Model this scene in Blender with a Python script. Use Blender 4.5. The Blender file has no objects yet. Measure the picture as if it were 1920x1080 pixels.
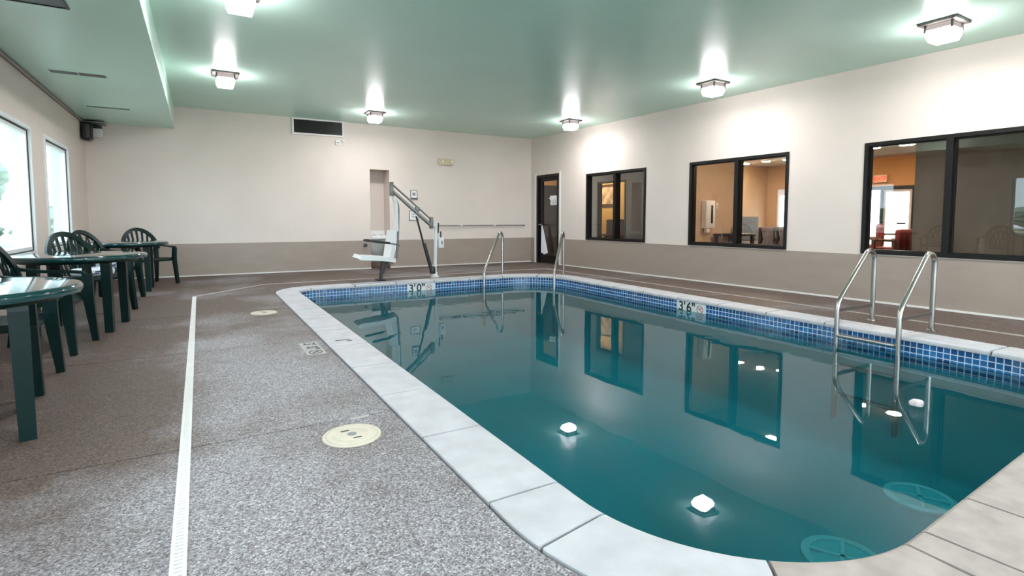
import bpy, bmesh, math, random
from mathutils import Vector, Matrix
random.seed(7)
PI = math.pi
sc = bpy.context.scene
C = sc.collection

# ------------------------------------------------------------------ camera
cam_d = bpy.data.cameras.new('camera')
cam = bpy.data.objects.new('camera', cam_d)
C.objects.link(cam)
cam_d.sensor_width = 36.0
cam_d.lens = 18.75
cam_d.shift_y = -64.0 / 1920.0
cam_d.clip_start = 0.05
cam_d.clip_end = 400
cam.location = (0, 0, 1.05)
cam.rotation_euler = (PI / 2 - math.atan(0.065), 0, -math.radians(30.33))
sc.camera = cam

# ------------------------------------------------------------------ sky and exposure
world = bpy.data.worlds.new('overcast_sky')
sc.world = world
world.use_nodes = True
wn = world.node_tree
bg = wn.nodes['Background']
bg.inputs['Color'].default_value = (0.82, 0.91, 1.0, 1)
bg.inputs['Strength'].default_value = 1.9
sc.view_settings.view_transform = 'Standard'
sc.view_settings.look = 'None'
sc.view_settings.gamma = 1.0
sc.view_settings.use_curve_mapping = False
sc.view_settings.exposure = 2.48

LAMP_LENS = 56.0      # radiance of the ceiling lamp lenses, underneath
LAMP_FLANK = 10.0     # and on their upright sides
LAMP_SIDE = 0.10       # radiance of the frosted collar above each lens

# ------------------------------------------------------------------ materials
def new_mat(name):
    m = bpy.data.materials.new(name)
    m.use_nodes = True
    return m, m.node_tree, m.node_tree.nodes['Principled BSDF']

def mat(name, col, rough=0.5, metal=0.0, var=0.0, scale=6.0, bump=0.0, bscale=60.0, spec=0.5, stretch=None, coat=0.0):
    m, t, b = new_mat(name)
    b.inputs['Base Color'].default_value = (*col, 1)
    b.inputs['Roughness'].default_value = rough
    b.inputs['Metallic'].default_value = metal
    b.inputs['Specular IOR Level'].default_value = spec
    b.inputs['Coat Weight'].default_value = coat
    tc = t.nodes.new('ShaderNodeTexCoord')
    src = tc.outputs['Object']
    if stretch:
        mp = t.nodes.new('ShaderNodeMapping')
        mp.inputs['Scale'].default_value = stretch
        t.links.new(src, mp.inputs['Vector'])
        src = mp.outputs['Vector']
    if var:
        n = t.nodes.new('ShaderNodeTexNoise')
        n.inputs['Scale'].default_value = scale
        n.inputs['Detail'].default_value = 4
        r = t.nodes.new('ShaderNodeValToRGB')
        r.color_ramp.elements[0].position = 0.3
        r.color_ramp.elements[1].position = 0.7
        r.color_ramp.elements[0].color = (*[max(0, c * (1 - var)) for c in col], 1)
        r.color_ramp.elements[1].color = (*[min(1, c * (1 + var)) for c in col], 1)
        t.links.new(src, n.inputs['Vector'])
        t.links.new(n.outputs['Fac'], r.inputs['Fac'])
        t.links.new(r.outputs['Color'], b.inputs['Base Color'])
    if bump:
        n2 = t.nodes.new('ShaderNodeTexNoise')
        n2.inputs['Scale'].default_value = bscale
        n2.inputs['Detail'].default_value = 3
        bp = t.nodes.new('ShaderNodeBump')
        bp.inputs['Strength'].default_value = bump
        bp.inputs['Distance'].default_value = 0.01
        t.links.new(src, n2.inputs['Vector'])
        t.links.new(n2.outputs['Fac'], bp.inputs['Height'])
        t.links.new(bp.outputs['Normal'], b.inputs['Normal'])
    return m

def emit(name, col, s):
    m, t, b = new_mat(name)
    t.nodes.remove(b)
    e = t.nodes.new('ShaderNodeEmission')
    e.inputs['Color'].default_value = (*col, 1)
    e.inputs['Strength'].default_value = s
    t.links.new(e.outputs[0], t.nodes['Material Output'].inputs['Surface'])
    return m

def thin_clear(name, tint, ior, rough=0.0, bump=None):
    """clear sheet: transparent where the Fresnel law lets light through, mirror elsewhere"""
    m, t, b = new_mat(name)
    t.nodes.remove(b)
    fr = t.nodes.new('ShaderNodeFresnel')
    # the sheet does not bend light, so both of its faces get the same Fresnel law
    ge = t.nodes.new('ShaderNodeNewGeometry'); ir = t.nodes.new('ShaderNodeMix')
    ir.inputs['A'].default_value = ior; ir.inputs['B'].default_value = 1.0 / ior
    t.links.new(ge.outputs['Backfacing'], ir.inputs['Factor']); t.links.new(ir.outputs['Result'], fr.inputs['IOR'])
    tr = t.nodes.new('ShaderNodeBsdfTransparent'); tr.inputs['Color'].default_value = (*tint, 1)
    gl = t.nodes.new('ShaderNodeBsdfGlossy'); gl.inputs['Roughness'].default_value = rough
    mx = t.nodes.new('ShaderNodeMixShader')
    t.links.new(fr.outputs[0], mx.inputs[0]); t.links.new(tr.outputs[0], mx.inputs[1]); t.links.new(gl.outputs[0], mx.inputs[2])
    t.links.new(mx.outputs[0], t.nodes['Material Output'].inputs['Surface'])
    if bump:
        tc = t.nodes.new('ShaderNodeTexCoord')
        n1 = t.nodes.new('ShaderNodeTexNoise'); n1.inputs['Scale'].default_value = bump[0]; n1.inputs['Detail'].default_value = 2
        # calmer and livelier regions of the surface
        n2 = t.nodes.new('ShaderNodeTexNoise'); n2.inputs['Scale'].default_value = 0.45; n2.inputs['Detail'].default_value = 0
        rp = t.nodes.new('ShaderNodeMapRange')
        rp.inputs['From Min'].default_value = 0.38; rp.inputs['From Max'].default_value = 0.7
        rp.inputs['To Min'].default_value = 0.12; rp.inputs['To Max'].default_value = 1.0
        mu = t.nodes.new('ShaderNodeMath'); mu.operation = 'MULTIPLY'
        bp = t.nodes.new('ShaderNodeBump'); bp.inputs['Strength'].default_value = bump[1]; bp.inputs['Distance'].default_value = 0.02
        t.links.new(tc.outputs['Object'], n1.inputs['Vector']); t.links.new(tc.outputs['Object'], n2.inputs['Vector'])
        t.links.new(n2.outputs['Fac'], rp.inputs['Value'])
        t.links.new(n1.outputs['Fac'], mu.inputs[0]); t.links.new(rp.outputs[0], mu.inputs[1])
        t.links.new(mu.outputs[0], bp.inputs['Height'])
        t.links.new(bp.outputs['Normal'], gl.inputs['Normal']); t.links.new(bp.outputs['Normal'], fr.inputs['Normal'])
    return m

def aggregate_mat():
    m, t, b = new_mat('exposed_aggregate')
    N, L = t.nodes.new, t.links.new
    tc = N('ShaderNodeTexCoord')
    vo = N('ShaderNodeTexVoronoi'); vo.inputs['Scale'].default_value = 170
    L(tc.outputs['Object'], vo.inputs['Vector'])
    sep = N('ShaderNodeSeparateColor'); L(vo.outputs['Color'], sep.inputs[0])
    r = N('ShaderNodeValToRGB')
    e = r.color_ramp.elements
    e[0].position = 0.0; e[0].color = (0.075, 0.066, 0.062, 1)
    e[1].position = 1.0; e[1].color = (0.50, 0.48, 0.47, 1)
    for p, c in ((0.25, (0.17, 0.15, 0.145)), (0.6, (0.26, 0.245, 0.245)), (0.85, (0.36, 0.34, 0.335))):
        x = e.new(p); x.color = (*c, 1)
    L(sep.outputs[0], r.inputs['Fac'])
    n = N('ShaderNodeTexNoise'); n.inputs['Scale'].default_value = 0.75; n.inputs['Detail'].default_value = 6; n.inputs['Roughness'].default_value = 0.62
    L(tc.outputs['Object'], n.inputs['Vector'])
    st = N('ShaderNodeValToRGB')
    st.color_ramp.elements[0].position = 0.38; st.color_ramp.elements[0].color = (0.44, 0.325, 0.27, 1)
    st.color_ramp.elements[1].position = 0.62; st.color_ramp.elements[1].color = (1.10, 1.12, 1.22, 1)
    # brown mottling left, far and right; bluish daylight painted into the near deck
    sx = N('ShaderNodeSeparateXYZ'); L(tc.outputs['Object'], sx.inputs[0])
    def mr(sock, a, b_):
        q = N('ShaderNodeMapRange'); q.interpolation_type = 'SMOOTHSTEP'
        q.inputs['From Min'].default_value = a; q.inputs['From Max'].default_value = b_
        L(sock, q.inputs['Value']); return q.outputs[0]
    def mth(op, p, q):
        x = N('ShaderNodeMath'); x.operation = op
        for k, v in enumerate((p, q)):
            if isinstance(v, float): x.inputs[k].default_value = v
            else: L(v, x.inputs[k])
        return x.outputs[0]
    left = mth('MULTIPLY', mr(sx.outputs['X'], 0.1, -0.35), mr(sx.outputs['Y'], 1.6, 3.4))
    brown_mask = mth('MAXIMUM', left, mth('MULTIPLY', mr(sx.outputs['Y'], 4.0, 7.5), 0.75))
    brown_mask = mth('MAXIMUM', brown_mask, mr(sx.outputs['X'], 5.0, 5.9))
    fac = mth('SUBTRACT', mth('ADD', n.outputs['Fac'], 0.10), mth('MULTIPLY', brown_mask, 0.27))
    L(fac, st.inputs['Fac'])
    mx = N('ShaderNodeMix'); mx.data_type = 'RGBA'; mx.blend_type = 'MULTIPLY'; mx.inputs['Factor'].default_value = 1.0
    L(r.outputs['Color'], mx.inputs['A']); L(st.outputs['Color'], mx.inputs['B'])
    L(mx.outputs['Result'], b.inputs['Base Color'])
    b.inputs['Roughness'].default_value = 0.55
    bp = N('ShaderNodeBump'); bp.inputs['Strength'].default_value = 0.35; bp.inputs['Distance'].default_value = 0.004
    L(vo.outputs['Distance'], bp.inputs['Height']); bp.invert = True
    L(bp.outputs['Normal'], b.inputs['Normal'])
    return m

M = {}
M['wall'] = mat('cream_wall_paint', (0.69, 0.605, 0.55), 0.6, var=0.03, scale=1.5, bump=0.05, bscale=40)
M['wains'] = mat('taupe_wall_paint', (0.325, 0.26, 0.22), 0.45, var=0.05, scale=2, bump=0.06, bscale=40, stretch=(1, 1, 4))
M['ceil'] = mat('pale_green_ceiling_gloss', (0.56, 0.79, 0.68), 0.30, var=0.03, scale=1.2, bump=0.03, bscale=9, spec=0.5)
M['soffit'] = M['ceil']
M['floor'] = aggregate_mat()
M['joint'] = mat('dark_joint_sealant', (0.06, 0.055, 0.055), 0.9)
M['coping'] = mat('cast_coping_stone', (0.52, 0.51, 0.54), 0.55, var=0.10, scale=7, bump=0.12, bscale=70)
M['coping_tan'] = mat('tan_cast_coping_stone', (0.39, 0.33, 0.305), 0.6, var=0.16, scale=9, bump=0.12, bscale=70)  # near-right stones: brown speckle, plus the warmer light there put into the tone
M['mortar'] = mat('grey_mortar', (0.09, 0.085, 0.085), 0.9, var=0.2, scale=20)
M['plaster'] = mat('pool_plaster', (0.15, 0.43, 0.46), 0.7, var=0.16, scale=0.7)
M['plaster_pale'] = mat('pale_aqua_plastic', (0.40, 0.66, 0.66), 0.6)
M['grout'] = mat('white_grout', (0.62, 0.72, 0.82), 0.8)
M['tiles'] = [mat('blue_tile_%s' % n, c, 0.12, var=0.12, scale=30) for n, c in
              (('navy', (0.015, 0.075, 0.21)), ('cobalt', (0.02, 0.13, 0.34)), ('azure', (0.035, 0.19, 0.44)), ('deep', (0.01, 0.04, 0.11)))]
M['white_tile'] = mat('white_marker_tile', (0.78, 0.80, 0.80), 0.2)
M['black'] = mat('black_glaze', (0.015, 0.015, 0.015), 0.35)
M['red'] = mat('red_glaze', (0.55, 0.10, 0.08), 0.35)
M['faded'] = mat('faded_black_print', (0.06, 0.06, 0.06), 0.8, var=0.5, scale=60)
M['water'] = thin_clear('pool_water', (0.18, 0.53, 0.58), 1.33, bump=(2.2, 0.20))
M['glass'] = thin_clear('window_glass', (0.93, 0.96, 0.95), 1.5)
M['dim_glass'] = thin_clear('low_e_glass', (0.74, 0.81, 0.82), 1.5)
M['tint_glass'] = thin_clear('bronze_tinted_glass', (0.93, 0.91, 0.88), 1.55)
M['bronze'] = mat('dark_bronze_frame', (0.0055, 0.0045, 0.004), 0.38, metal=0.0, spec=0.3)
M['vinyl'] = mat('white_vinyl', (0.80, 0.84, 0.84), 0.35)
M['trimwhite'] = mat('white_trim', (0.72, 0.70, 0.68), 0.5)
M['gasket'] = mat('black_gasket', (0.03, 0.035, 0.035), 0.6)
M['steel'] = mat('brushed_stainless', (0.46, 0.44, 0.42), 0.26, metal=1.0, bump=0.03, bscale=200)
M['darksteel'] = mat('grey_powder_coat', (0.20, 0.20, 0.19), 0.35, metal=0.5)
M['white_pl'] = mat('white_plastic', (0.80, 0.80, 0.80), 0.35)
M['black_pl'] = mat('black_plastic', (0.015, 0.015, 0.017), 0.4)
M['green'] = mat('dark_green_resin', (0.0015, 0.014, 0.013), 0.34, var=0.2, scale=4, spec=0.22)
M['green_top'] = mat('glossy_green_table_top', (0.004, 0.04, 0.042), 0.10, coat=0.5)
M['cream_pl'] = mat('cream_plastic', (0.62, 0.52, 0.35), 0.45, var=0.06, scale=12)
M['lid'] = mat('ivory_plastic_lid', (0.60, 0.54, 0.44), 0.5, var=0.06, scale=10)
M['drainwhite'] = mat('white_drain_plastic', (0.74, 0.74, 0.73), 0.5, var=0.06, scale=5)
M['drainworn'] = mat('worn_drain_plastic', (0.44, 0.40, 0.38), 0.6, var=0.12, scale=4)
M['bronzeplate'] = mat('bronze_lamp_housing', (0.10, 0.085, 0.075), 0.45, metal=0.3)
M['lens'] = emit('lit_lamp_lens', (1.0, 0.955, 0.975), LAMP_LENS)
M['flank'] = emit('lit_lamp_flank', (1.0, 0.955, 0.975), LAMP_FLANK)
M['collar'] = emit('glowing_frosted_collar', (1.0, 0.88, 0.84), LAMP_SIDE)
M['ventdark'] = mat('dark_grille', (0.03, 0.03, 0.03), 0.6)
M['towel'] = mat('white_terry_towel', (0.72, 0.74, 0.80), 0.95, bump=0.4, bscale=150)
M['blueprint'] = mat('navy_print', (0.03, 0.06, 0.22), 0.8)
M['paper'] = mat('white_paper', (0.80, 0.80, 0.80), 0.8)
M['greytext'] = mat('grey_print', (0.25, 0.25, 0.27), 0.8)
M['tan'] = mat('tan_lobby_paint', (0.55, 0.38, 0.25), 0.7, var=0.04)
M['yellow'] = mat('yellow_lobby_paint', (0.70, 0.48, 0.14), 0.7, var=0.04)
M['taupe'] = mat('taupe_partition', (0.24, 0.205, 0.17), 0.7, var=0.05)
M['lobbyceil'] = mat('beige_lobby_ceiling', (0.55, 0.46, 0.38), 0.8)
M['lobbyfloor'] = mat('brown_lobby_carpet', (0.10, 0.06, 0.05), 0.9, var=0.3, scale=8)
M['orange'] = mat('orange_lobby_paint', (0.72, 0.36, 0.10), 0.7)
M['greyfab'] = mat('slate_upholstery', (0.11, 0.115, 0.13), 0.8, var=0.1)
M['mauve'] = mat('mauve_upholstery', (0.17, 0.14, 0.16), 0.8, var=0.1)
M['redfab'] = mat('maroon_upholstery', (0.20, 0.025, 0.03), 0.7, var=0.2)
M['brownfab'] = mat('brown_leather', (0.07, 0.032, 0.024), 0.5, var=0.2)
M['picture'] = mat('sepia_print', (0.55, 0.42, 0.28), 0.6, var=0.6, scale=5)
M['picframe'] = mat('walnut_frame', (0.10, 0.05, 0.025), 0.5)
M['darkpanel'] = mat('dark_brown_panel', (0.035, 0.02, 0.016), 0.5)
M['exitsign'] = emit('lit_exit_panel', (1.0, 0.42, 0.20), 0.20)
M['exitletter'] = emit('lit_exit_letters', (1.0, 0.08, 0.04), 0.22)
M['lobbylamp'] = emit('lit_lobby_lamp', (1.0, 0.80, 0.56), 50.0)
M['grass'] = mat('pale_dry_grass', (0.42, 0.42, 0.34), 0.95, var=0.2, scale=0.8)
M['leaf'] = mat('pale_green_leaves', (0.24, 0.32, 0.26), 0.9, var=0.4, scale=3)
M['bark'] = mat('grey_bark', (0.20, 0.16, 0.13), 0.9, var=0.3, scale=8)
M['alcove'] = M['wall']

# ------------------------------------------------------------------ mesh helpers
class MB:
    def __init__(s):
        s.v = []; s.f = []; s.m = []; s.sm = []
    def add(s, vs, fs, mi=0, smooth=False):
        o = len(s.v); s.v += [tuple(v) for v in vs]
        for f in fs:
            s.f.append([o + i for i in f]); s.m.append(mi); s.sm.append(smooth)
        return s
    def box(s, x0, x1, y0, y1, z0, z1, mi=0):
        vs = [(x, y, z) for x in (x0, x1) for y in (y0, y1) for z in (z0, z1)]
        return s.add(vs, [(0, 1, 3, 2), (4, 6, 7, 5), (0, 4, 5, 1), (2, 3, 7, 6), (0, 2, 6, 4), (1, 5, 7, 3)], mi)
    def rbox(s, x0, x1, y0, y1, z0, z1, r=0.01, seg=2, mi=0):
        bm = bmesh.new(); bmesh.ops.create_cube(bm, size=1)
        for v in bm.verts:
            v.co = ((x0 + x1) / 2 + v.co.x * (x1 - x0), (y0 + y1) / 2 + v.co.y * (y1 - y0), (z0 + z1) / 2 + v.co.z * (z1 - z0))
        bmesh.ops.bevel(bm, geom=bm.edges[:], offset=r, segments=seg, profile=0.5, affect='EDGES')
        bm.verts.index_update()
        s.add([v.co[:] for v in bm.verts], [[v.index for v in f.verts] for f in bm.faces], mi, True)
        bm.free(); return s
    def tube(s, path, r, n=10, mi=0, closed=False, cap=True, flat=1.0):
        P = [Vector(p) for p in path]; k = len(P)
        rs = r if isinstance(r, (list, tuple)) else [r] * k
        rings = []; ref = None
        for i, p in enumerate(P):
            if closed: d = P[(i + 1) % k] - P[i - 1]
            else: d = P[min(i + 1, k - 1)] - P[max(i - 1, 0)]
            d.normalize()
            if ref is None:
                ref = Vector((0, 0, 1)) if abs(d.z) < 0.9 else Vector((0, 1, 0))
                a = d.cross(ref).normalized()
            else:
                a = (a - d * a.dot(d)).normalized()
            b = d.cross(a)
            rings.append([p + (a * math.cos(2 * PI * j / n) + b * flat * math.sin(2 * PI * j / n)) * rs[i] for j in range(n)])
        vs = [q for R in rings for q in R]; fs = []
        for i in range(k if closed else k - 1):
            for j in range(n):
                i2 = (i + 1) % k
                fs.append((i * n + j, i * n + (j + 1) % n, i2 * n + (j + 1) % n, i2 * n + j))
        s.add(vs, fs, mi, True)
        if cap and not closed:
            s.add(rings[0], [list(range(n))[::-1]], mi); s.add(rings[-1], [list(range(n))], mi)
        return s
    def strip(s, path, w, t, side, mi=0):
        """rectangular bar along a path; w = (half) widths along 'side' vector, t = half thickness"""
        P = [Vector(p) for p in path]; k = len(P); S0 = Vector(side).normalized()
        ws = w if isinstance(w, (list, tuple)) else [w] * k
        vs = []
        for i, p in enumerate(P):
            d = (P[min(i + 1, k - 1)] - P[max(i - 1, 0)]).normalized()
            S = (S0 - d * S0.dot(d)).normalized(); T = d.cross(S)
            for a, b in ((-1, -1), (1, -1), (1, 1), (-1, 1)):
                vs.append(p + S * ws[i] * a + T * t * b)
        fs = []
        for i in range(k - 1):
            for j in range(4):
                fs.append((i * 4 + j, i * 4 + (j + 1) % 4, i * 4 + 4 + (j + 1) % 4, i * 4 + 4 + j))
        fs += [(3, 2, 1, 0), tuple(4 * (k - 1) + j for j in range(4))]
        return s.add(vs, fs, mi)
    def lathe(s, prof, n=32, c=(0, 0, 0), mi=0, smooth=True):
        vs = [(c[0] + r * math.cos(2 * PI * j / n), c[1] + r * math.sin(2 * PI * j / n), c[2] + z) for r, z in prof for j in range(n)]
        fs = []
        for i in range(len(prof) - 1):
            for j in range(n):
                fs.append((i * n + j, i * n + (j + 1) % n, (i + 1) * n + (j + 1) % n, (i + 1) * n + j))
        fs.append(tuple(range(n))[::-1]); fs.append(tuple((len(prof) - 1) * n + j for j in range(n)))
        return s.add(vs, fs, mi, smooth)
    def frustum(s, a0, z0, a1, z1, b0=None, b1=None, cx=0, cy=0, mi=0):
        b0 = a0 if b0 is None else b0; b1 = a1 if b1 is None else b1
        vs = [(cx - a0, cy - b0, z0), (cx + a0, cy - b0, z0), (cx + a0, cy + b0, z0), (cx - a0, cy + b0, z0),
              (cx - a1, cy - b1, z1), (cx + a1, cy - b1, z1), (cx + a1, cy + b1, z1), (cx - a1, cy + b1, z1)]
        fs = [(3, 2, 1, 0), (4, 5, 6, 7)] + [(i, (i + 1) % 4, 4 + (i + 1) % 4, 4 + i) for i in range(4)]
        return s.add(vs, fs, mi)
    def mesh(s, name, mats):
        me = bpy.data.meshes.new(name)
        me.from_pydata(s.v, [], s.f)
        for m in (mats if isinstance(mats, (list, tuple)) else [mats]): me.materials.append(m)
        me.polygons.foreach_set('material_index', s.m)
        me.polygons.foreach_set('use_smooth', s.sm)
        bm = bmesh.new(); bm.from_mesh(me); bmesh.ops.recalc_face_normals(bm, faces=bm.faces); bm.to_mesh(me); bm.free()
        if any(s.sm):
            try: me.set_sharp_from_angle(angle=math.radians(40))
            except Exception: pass
        me.update()
        return me
    def build(s, name, mats, parent=None, loc=None, rz=0.0):
        return obj(name, s.mesh(name, mats), parent, loc, rz)

def obj(name, me, parent=None, loc=None, rz=0.0):
    o = bpy.data.objects.new(name, me); C.objects.link(o)
    if parent is not None: o.parent = parent
    if loc is not None: o.location = loc
    o.rotation_euler = (0, 0, rz)
    return o

def tag(o, label=None, cat=None, group=None, kind=None):
    if label: o['label'] = label
    if cat: o['category'] = cat
    if group: o['group'] = group
    if kind: o['kind'] = kind
    return o

def thing(name, label, cat, loc=(0, 0, 0), rz=0.0, group=None, kind=None):
    o = bpy.data.objects.new(name, None); C.objects.link(o)
    o.empty_display_size = 0.1
    o.location = loc; o.rotation_euler = (0, 0, rz)
    return tag(o, label, cat, group, kind)

def dup(root, loc, rz, label=None, scale=None):
    r = root.copy(); C.objects.link(r); r.location = loc; r.rotation_euler = (0, 0, rz)
    if label: r['label'] = label
    for ch in list(root.children):
        c = ch.copy(); C.objects.link(c); c.parent = r
        for g in list(ch.children):
            d = g.copy(); C.objects.link(d); d.parent = c
    return r

def text_mesh(txt, size, depth=0.002, m=None, name='digit', rot=0.0):
    cu = bpy.data.curves.new('tmp_text', 'FONT'); cu.body = txt; cu.size = size
    cu.align_x = 'CENTER'; cu.align_y = 'CENTER'; cu.extrude = depth; cu.offset = size * 0.018
    o = bpy.data.objects.new('tmp_text', cu); C.objects.link(o)
    dg = bpy.context.evaluated_depsgraph_get()
    me = bpy.data.meshes.new_from_object(o.evaluated_get(dg))
    bpy.data.objects.remove(o); bpy.data.curves.remove(cu)
    me.name = name; me.materials.clear()
    if m: me.materials.append(m)
    return me

def orient(o, origin, right, up):
    r = Vector(right).normalized(); u = Vector(up).normalized(); n = r.cross(u)
    mtx = Matrix(((r.x, u.x, n.x, origin[0]), (r.y, u.y, n.y, origin[1]), (r.z, u.z, n.z, origin[2]), (0, 0, 0, 1)))
    o.matrix_local = mtx
    return o

# ------------------------------------------------------------------ frames of reference
RZ_R = math.atan(0.0329)            # the right wall is a touch out of square
ORG_R = (7.4474, 0, 0)              # local: +x away from the pool room, +y along the wall
RZ_B = -math.atan(0.03)
ORG_B = (7.1, 11.17, 0)             # local: +x along the wall, +y away from the pool room
def RW(x, y, z):
    c, s_ = math.cos(RZ_R), math.sin(RZ_R)
    return (ORG_R[0] + x * c - y * s_, x * s_ + y * c, z)
def BW(x, y, z):                    # x given in world terms
    c, s_ = math.cos(RZ_B), math.sin(RZ_B); lx = (x - 7.1) / c
    return (ORG_B[0] + lx * c - y * s_, ORG_B[1] + lx * s_ + y * c, z)
XL = -1.62; YN = -2.6
def cz(x, y): return 3.06 - 0.008 * (x + 0.3) + 0.0046 * (y - 11.4)

def wall_cells(u0, u1, z1, openings, zs):
    us = sorted({u0, u1, *[o[0] for o in openings], *[o[1] for o in openings]})
    out = []
    for a, b in zip(us[:-1], us[1:]):
        mid = (a + b) / 2
        cols = [o for o in openings if o[0] < mid < o[1]]
        zc = sorted({0.0, zs, z1, *[o[2] for o in cols], *[o[3] for o in cols]})
        for c, d in zip(zc[:-1], zc[1:]):
            zm = (c + d) / 2
            if any(o[2] < zm < o[3] for o in cols): continue
            out.append((a, b, c, d, 1 if zm < zs else 0))
    return out

# ------------------------------------------------------------------ walls
W_R = [(7.375, 9.08), (4.635, 6.375), (1.87, 3.645)]
DOOR = (10.02, 10.93)
open_R = [(a, b, 0.61, 2.01) for a, b in W_R] + [(DOOR[0], DOOR[1], 0.0, 2.1)]
b = MB()
for a, c, d, e, mi in wall_cells(YN - 0.2, 11.3, 3.1, open_R, 0.6): b.box(0, 0.14, a, c, d, e, mi)
tag(b.build('wall_right', [M['wall'], M['wains']], loc=ORG_R, rz=RZ_R), kind='structure')

ALC = (3.13, 3.545)
b = MB()
for a, c, d, e, mi in wall_cells(XL - 0.3 - 7.1, 0.12, 3.15, [(ALC[0] - 7.1, ALC[1] - 7.1, 0.0, 2.1)], 0.6): b.box(a, c, 0, 0.14, d, e, mi)
# recess behind the opening
a0, a1 = ALC[0] - 7.1, ALC[1] - 7.1
b.box(a0 - 0.1, a1 + 0.1, 0.46, 0.52, 0, 2.2).box(a0 - 0.1, a0, 0.14, 0.46, 0, 2.2).box(a1, a1 + 0.1, 0.14, 0.46, 0, 2.2).box(a0, a1, 0.14, 0.46, 2.1, 2.2)
tag(b.build('wall_back', [M['wall'], M['wains']], loc=ORG_B, rz=RZ_B), kind='structure')

W_L = [(8.62, 10.03), (6.60, 8.02), (2.95, 4.35), (0.95, 2.35)]
b = MB()
for a, c, d, e, mi in wall_cells(YN - 0.2, 11.6, 3.15, [(p, q, 0.63, 2.1) for p, q in W_L], 0.0001): b.box(XL - 0.2, XL, a, c, d, e, 0)
tag(b.build('wall_left', [M['wall'], M['wains']]), kind='structure')
W_N = [(-1.3, 1.3), (1.6, 4.2), (4.5, 7.1)]  # unseen windows added behind the camera, enlarged to let in more daylight
b = MB()
for a, c, d, e, mi in wall_cells(XL, 7.7, 3.1, [(p, q, 0.25, 2.5) for p, q in W_N], 0.6): b.box(a, c, YN - 0.2, YN, d, e, mi)
tag(b.build('wall_near', [M['wall'], M['wains']]), kind='structure')

# ceiling, slightly out of level
b = MB()
xs, ys = (XL - 0.2, 7.75), (YN - 0.2, 11.6)
vs = [(x, y, cz(x, y) + t) for t in (0, 0.12) for x in xs for y in ys]
b.add(vs, [(0, 1, 3, 2), (4, 6, 7, 5), (0, 4, 5, 1), (2, 3, 7, 6), (0, 2, 6, 4), (1, 5, 7, 3)])
tag(b.build('ceiling', M['ceil']), kind='structure')
SOF = 2.67
b = MB(); b.box(XL, -0.33, YN, 11.45, SOF, 3.06)
tag(b.build('ceiling_soffit', M['soffit']), kind='structure')
# white trim under the right and back walls
b = MB(); b.box(-0.012, 0, YN, DOOR[0] - 0.05, 0, 0.022)
tag(b.build('baseboard_right', M['trimwhite'], loc=ORG_R, rz=RZ_R), kind='structure')
b = MB(); b.box(XL - 7.1, ALC[0] - 7.1, -0.012, 0, 0, 0.022).box(ALC[1] - 7.1, -0.02, -0.012, 0, 0, 0.022)
tag(b.build('baseboard_back', M['trimwhite'], loc=ORG_B, rz=RZ_B), kind='structure')

# ------------------------------------------------------------------ pool outline
def rounded(corners, radii, step=0.05):
    """counter-clockwise polygon with rounded corners -> dense list of (point, outward normal)"""
    n = len(corners); pts = []
    for i in range(n):
        p0, p1, p2 = Vector(corners[i - 1]), Vector(corners[i]), Vector(corners[(i + 1) % n])
        d1, d2 = (p1 - p0).normalized(), (p2 - p1).normalized()
        ang = math.acos(max(-1, min(1, d1.dot(d2)))); t = radii[i] * math.tan(ang / 2)
        s0 = p1 - d1 * t; nrm = Vector((-d1.y, d1.x)); cen = s0 + nrm * radii[i]
        k = max(4, int(radii[i] * ang / step))
        for j in range(k + 1):
            a = ang * j / k; r = -nrm
            v = Vector((r.x * math.cos(a) - r.y * math.sin(a), r.x * math.sin(a) + r.y * math.cos(a)))
            pts.append(cen + v * radii[i])
    # densify straights
    out = []
    for i, p in enumerate(pts):
        q = pts[(i + 1) % len(pts)]; L = (q - p).length; k = max(1, int(round(L / 0.35)))
        for j in range(k): out.append(p.lerp(q, j / k))
    return out
POOL = rounded([(1.21, 0.76), (5.36, 0.98), (5.65, 8.51), (1.22, 8.51)], [0.75, 0.75, 0.72, 0.35])
NP = len(POOL)
NRM = []
for i in range(NP):
    d = POOL[(i + 1) % NP] - POOL[i - 1]; d.normalize(); NRM.append(Vector((d.y, -d.x)))
ARC = [0.0]
for i in range(NP): ARC.append(ARC[-1] + (POOL[(i + 1) % NP] - POOL[i]).length)
PER = ARC[-1]
def at_s(s_):
    s_ %= PER
    lo = 0
    for i in range(NP):
        if ARC[i] <= s_ < ARC[i + 1]: lo = i; break
    f = (s_ - ARC[lo]) / (ARC[lo + 1] - ARC[lo])
    j = (lo + 1) % NP
    return POOL[lo].lerp(POOL[j], f), NRM[lo].lerp(NRM[j], f).normalized()
def s_near(x, y):
    best = min(range(int(PER / 0.01)), key=lambda k: (at_s(k * 0.01)[0] - Vector((x, y))).length)
    return best * 0.01
def off(o): return [POOL[i] + NRM[i] * o for i in range(NP)]

# ------------------------------------------------------------------ floor
COP = 0.32
def floor_bm(o):
    bm = bmesh.new()
    outer = [(XL, YN), (7.62, YN), (7.62, 11.75), (XL, 11.75)]
    es = []
    for loop in (outer, [(p.x, p.y) for p in off(o)]):
        vs = [bm.verts.new((x, y, 0)) for x, y in loop]
        es += [bm.edges.new((vs[i], vs[(i + 1) % len(vs)])) for i in range(len(vs))]
    bmesh.ops.triangle_fill(bm, edges=es, use_beauty=True, use_dissolve=False)
    return bm
def drop(bm, z0, z1):
    for v in bm.verts: v.co.z = z1
    r = bmesh.ops.extrude_face_region(bm, geom=bm.faces[:])
    for e in r['geom']:
        if isinstance(e, bmesh.types.BMVert): e.co.z = z0
    bmesh.ops.recalc_face_normals(bm, faces=bm.faces)
bm = floor_bm(COP + 0.02); drop(bm, -0.20, -0.03)
me = bpy.data.meshes.new('floor'); bm.to_mesh(me); bm.free(); me.materials.append(M['joint'])
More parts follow.
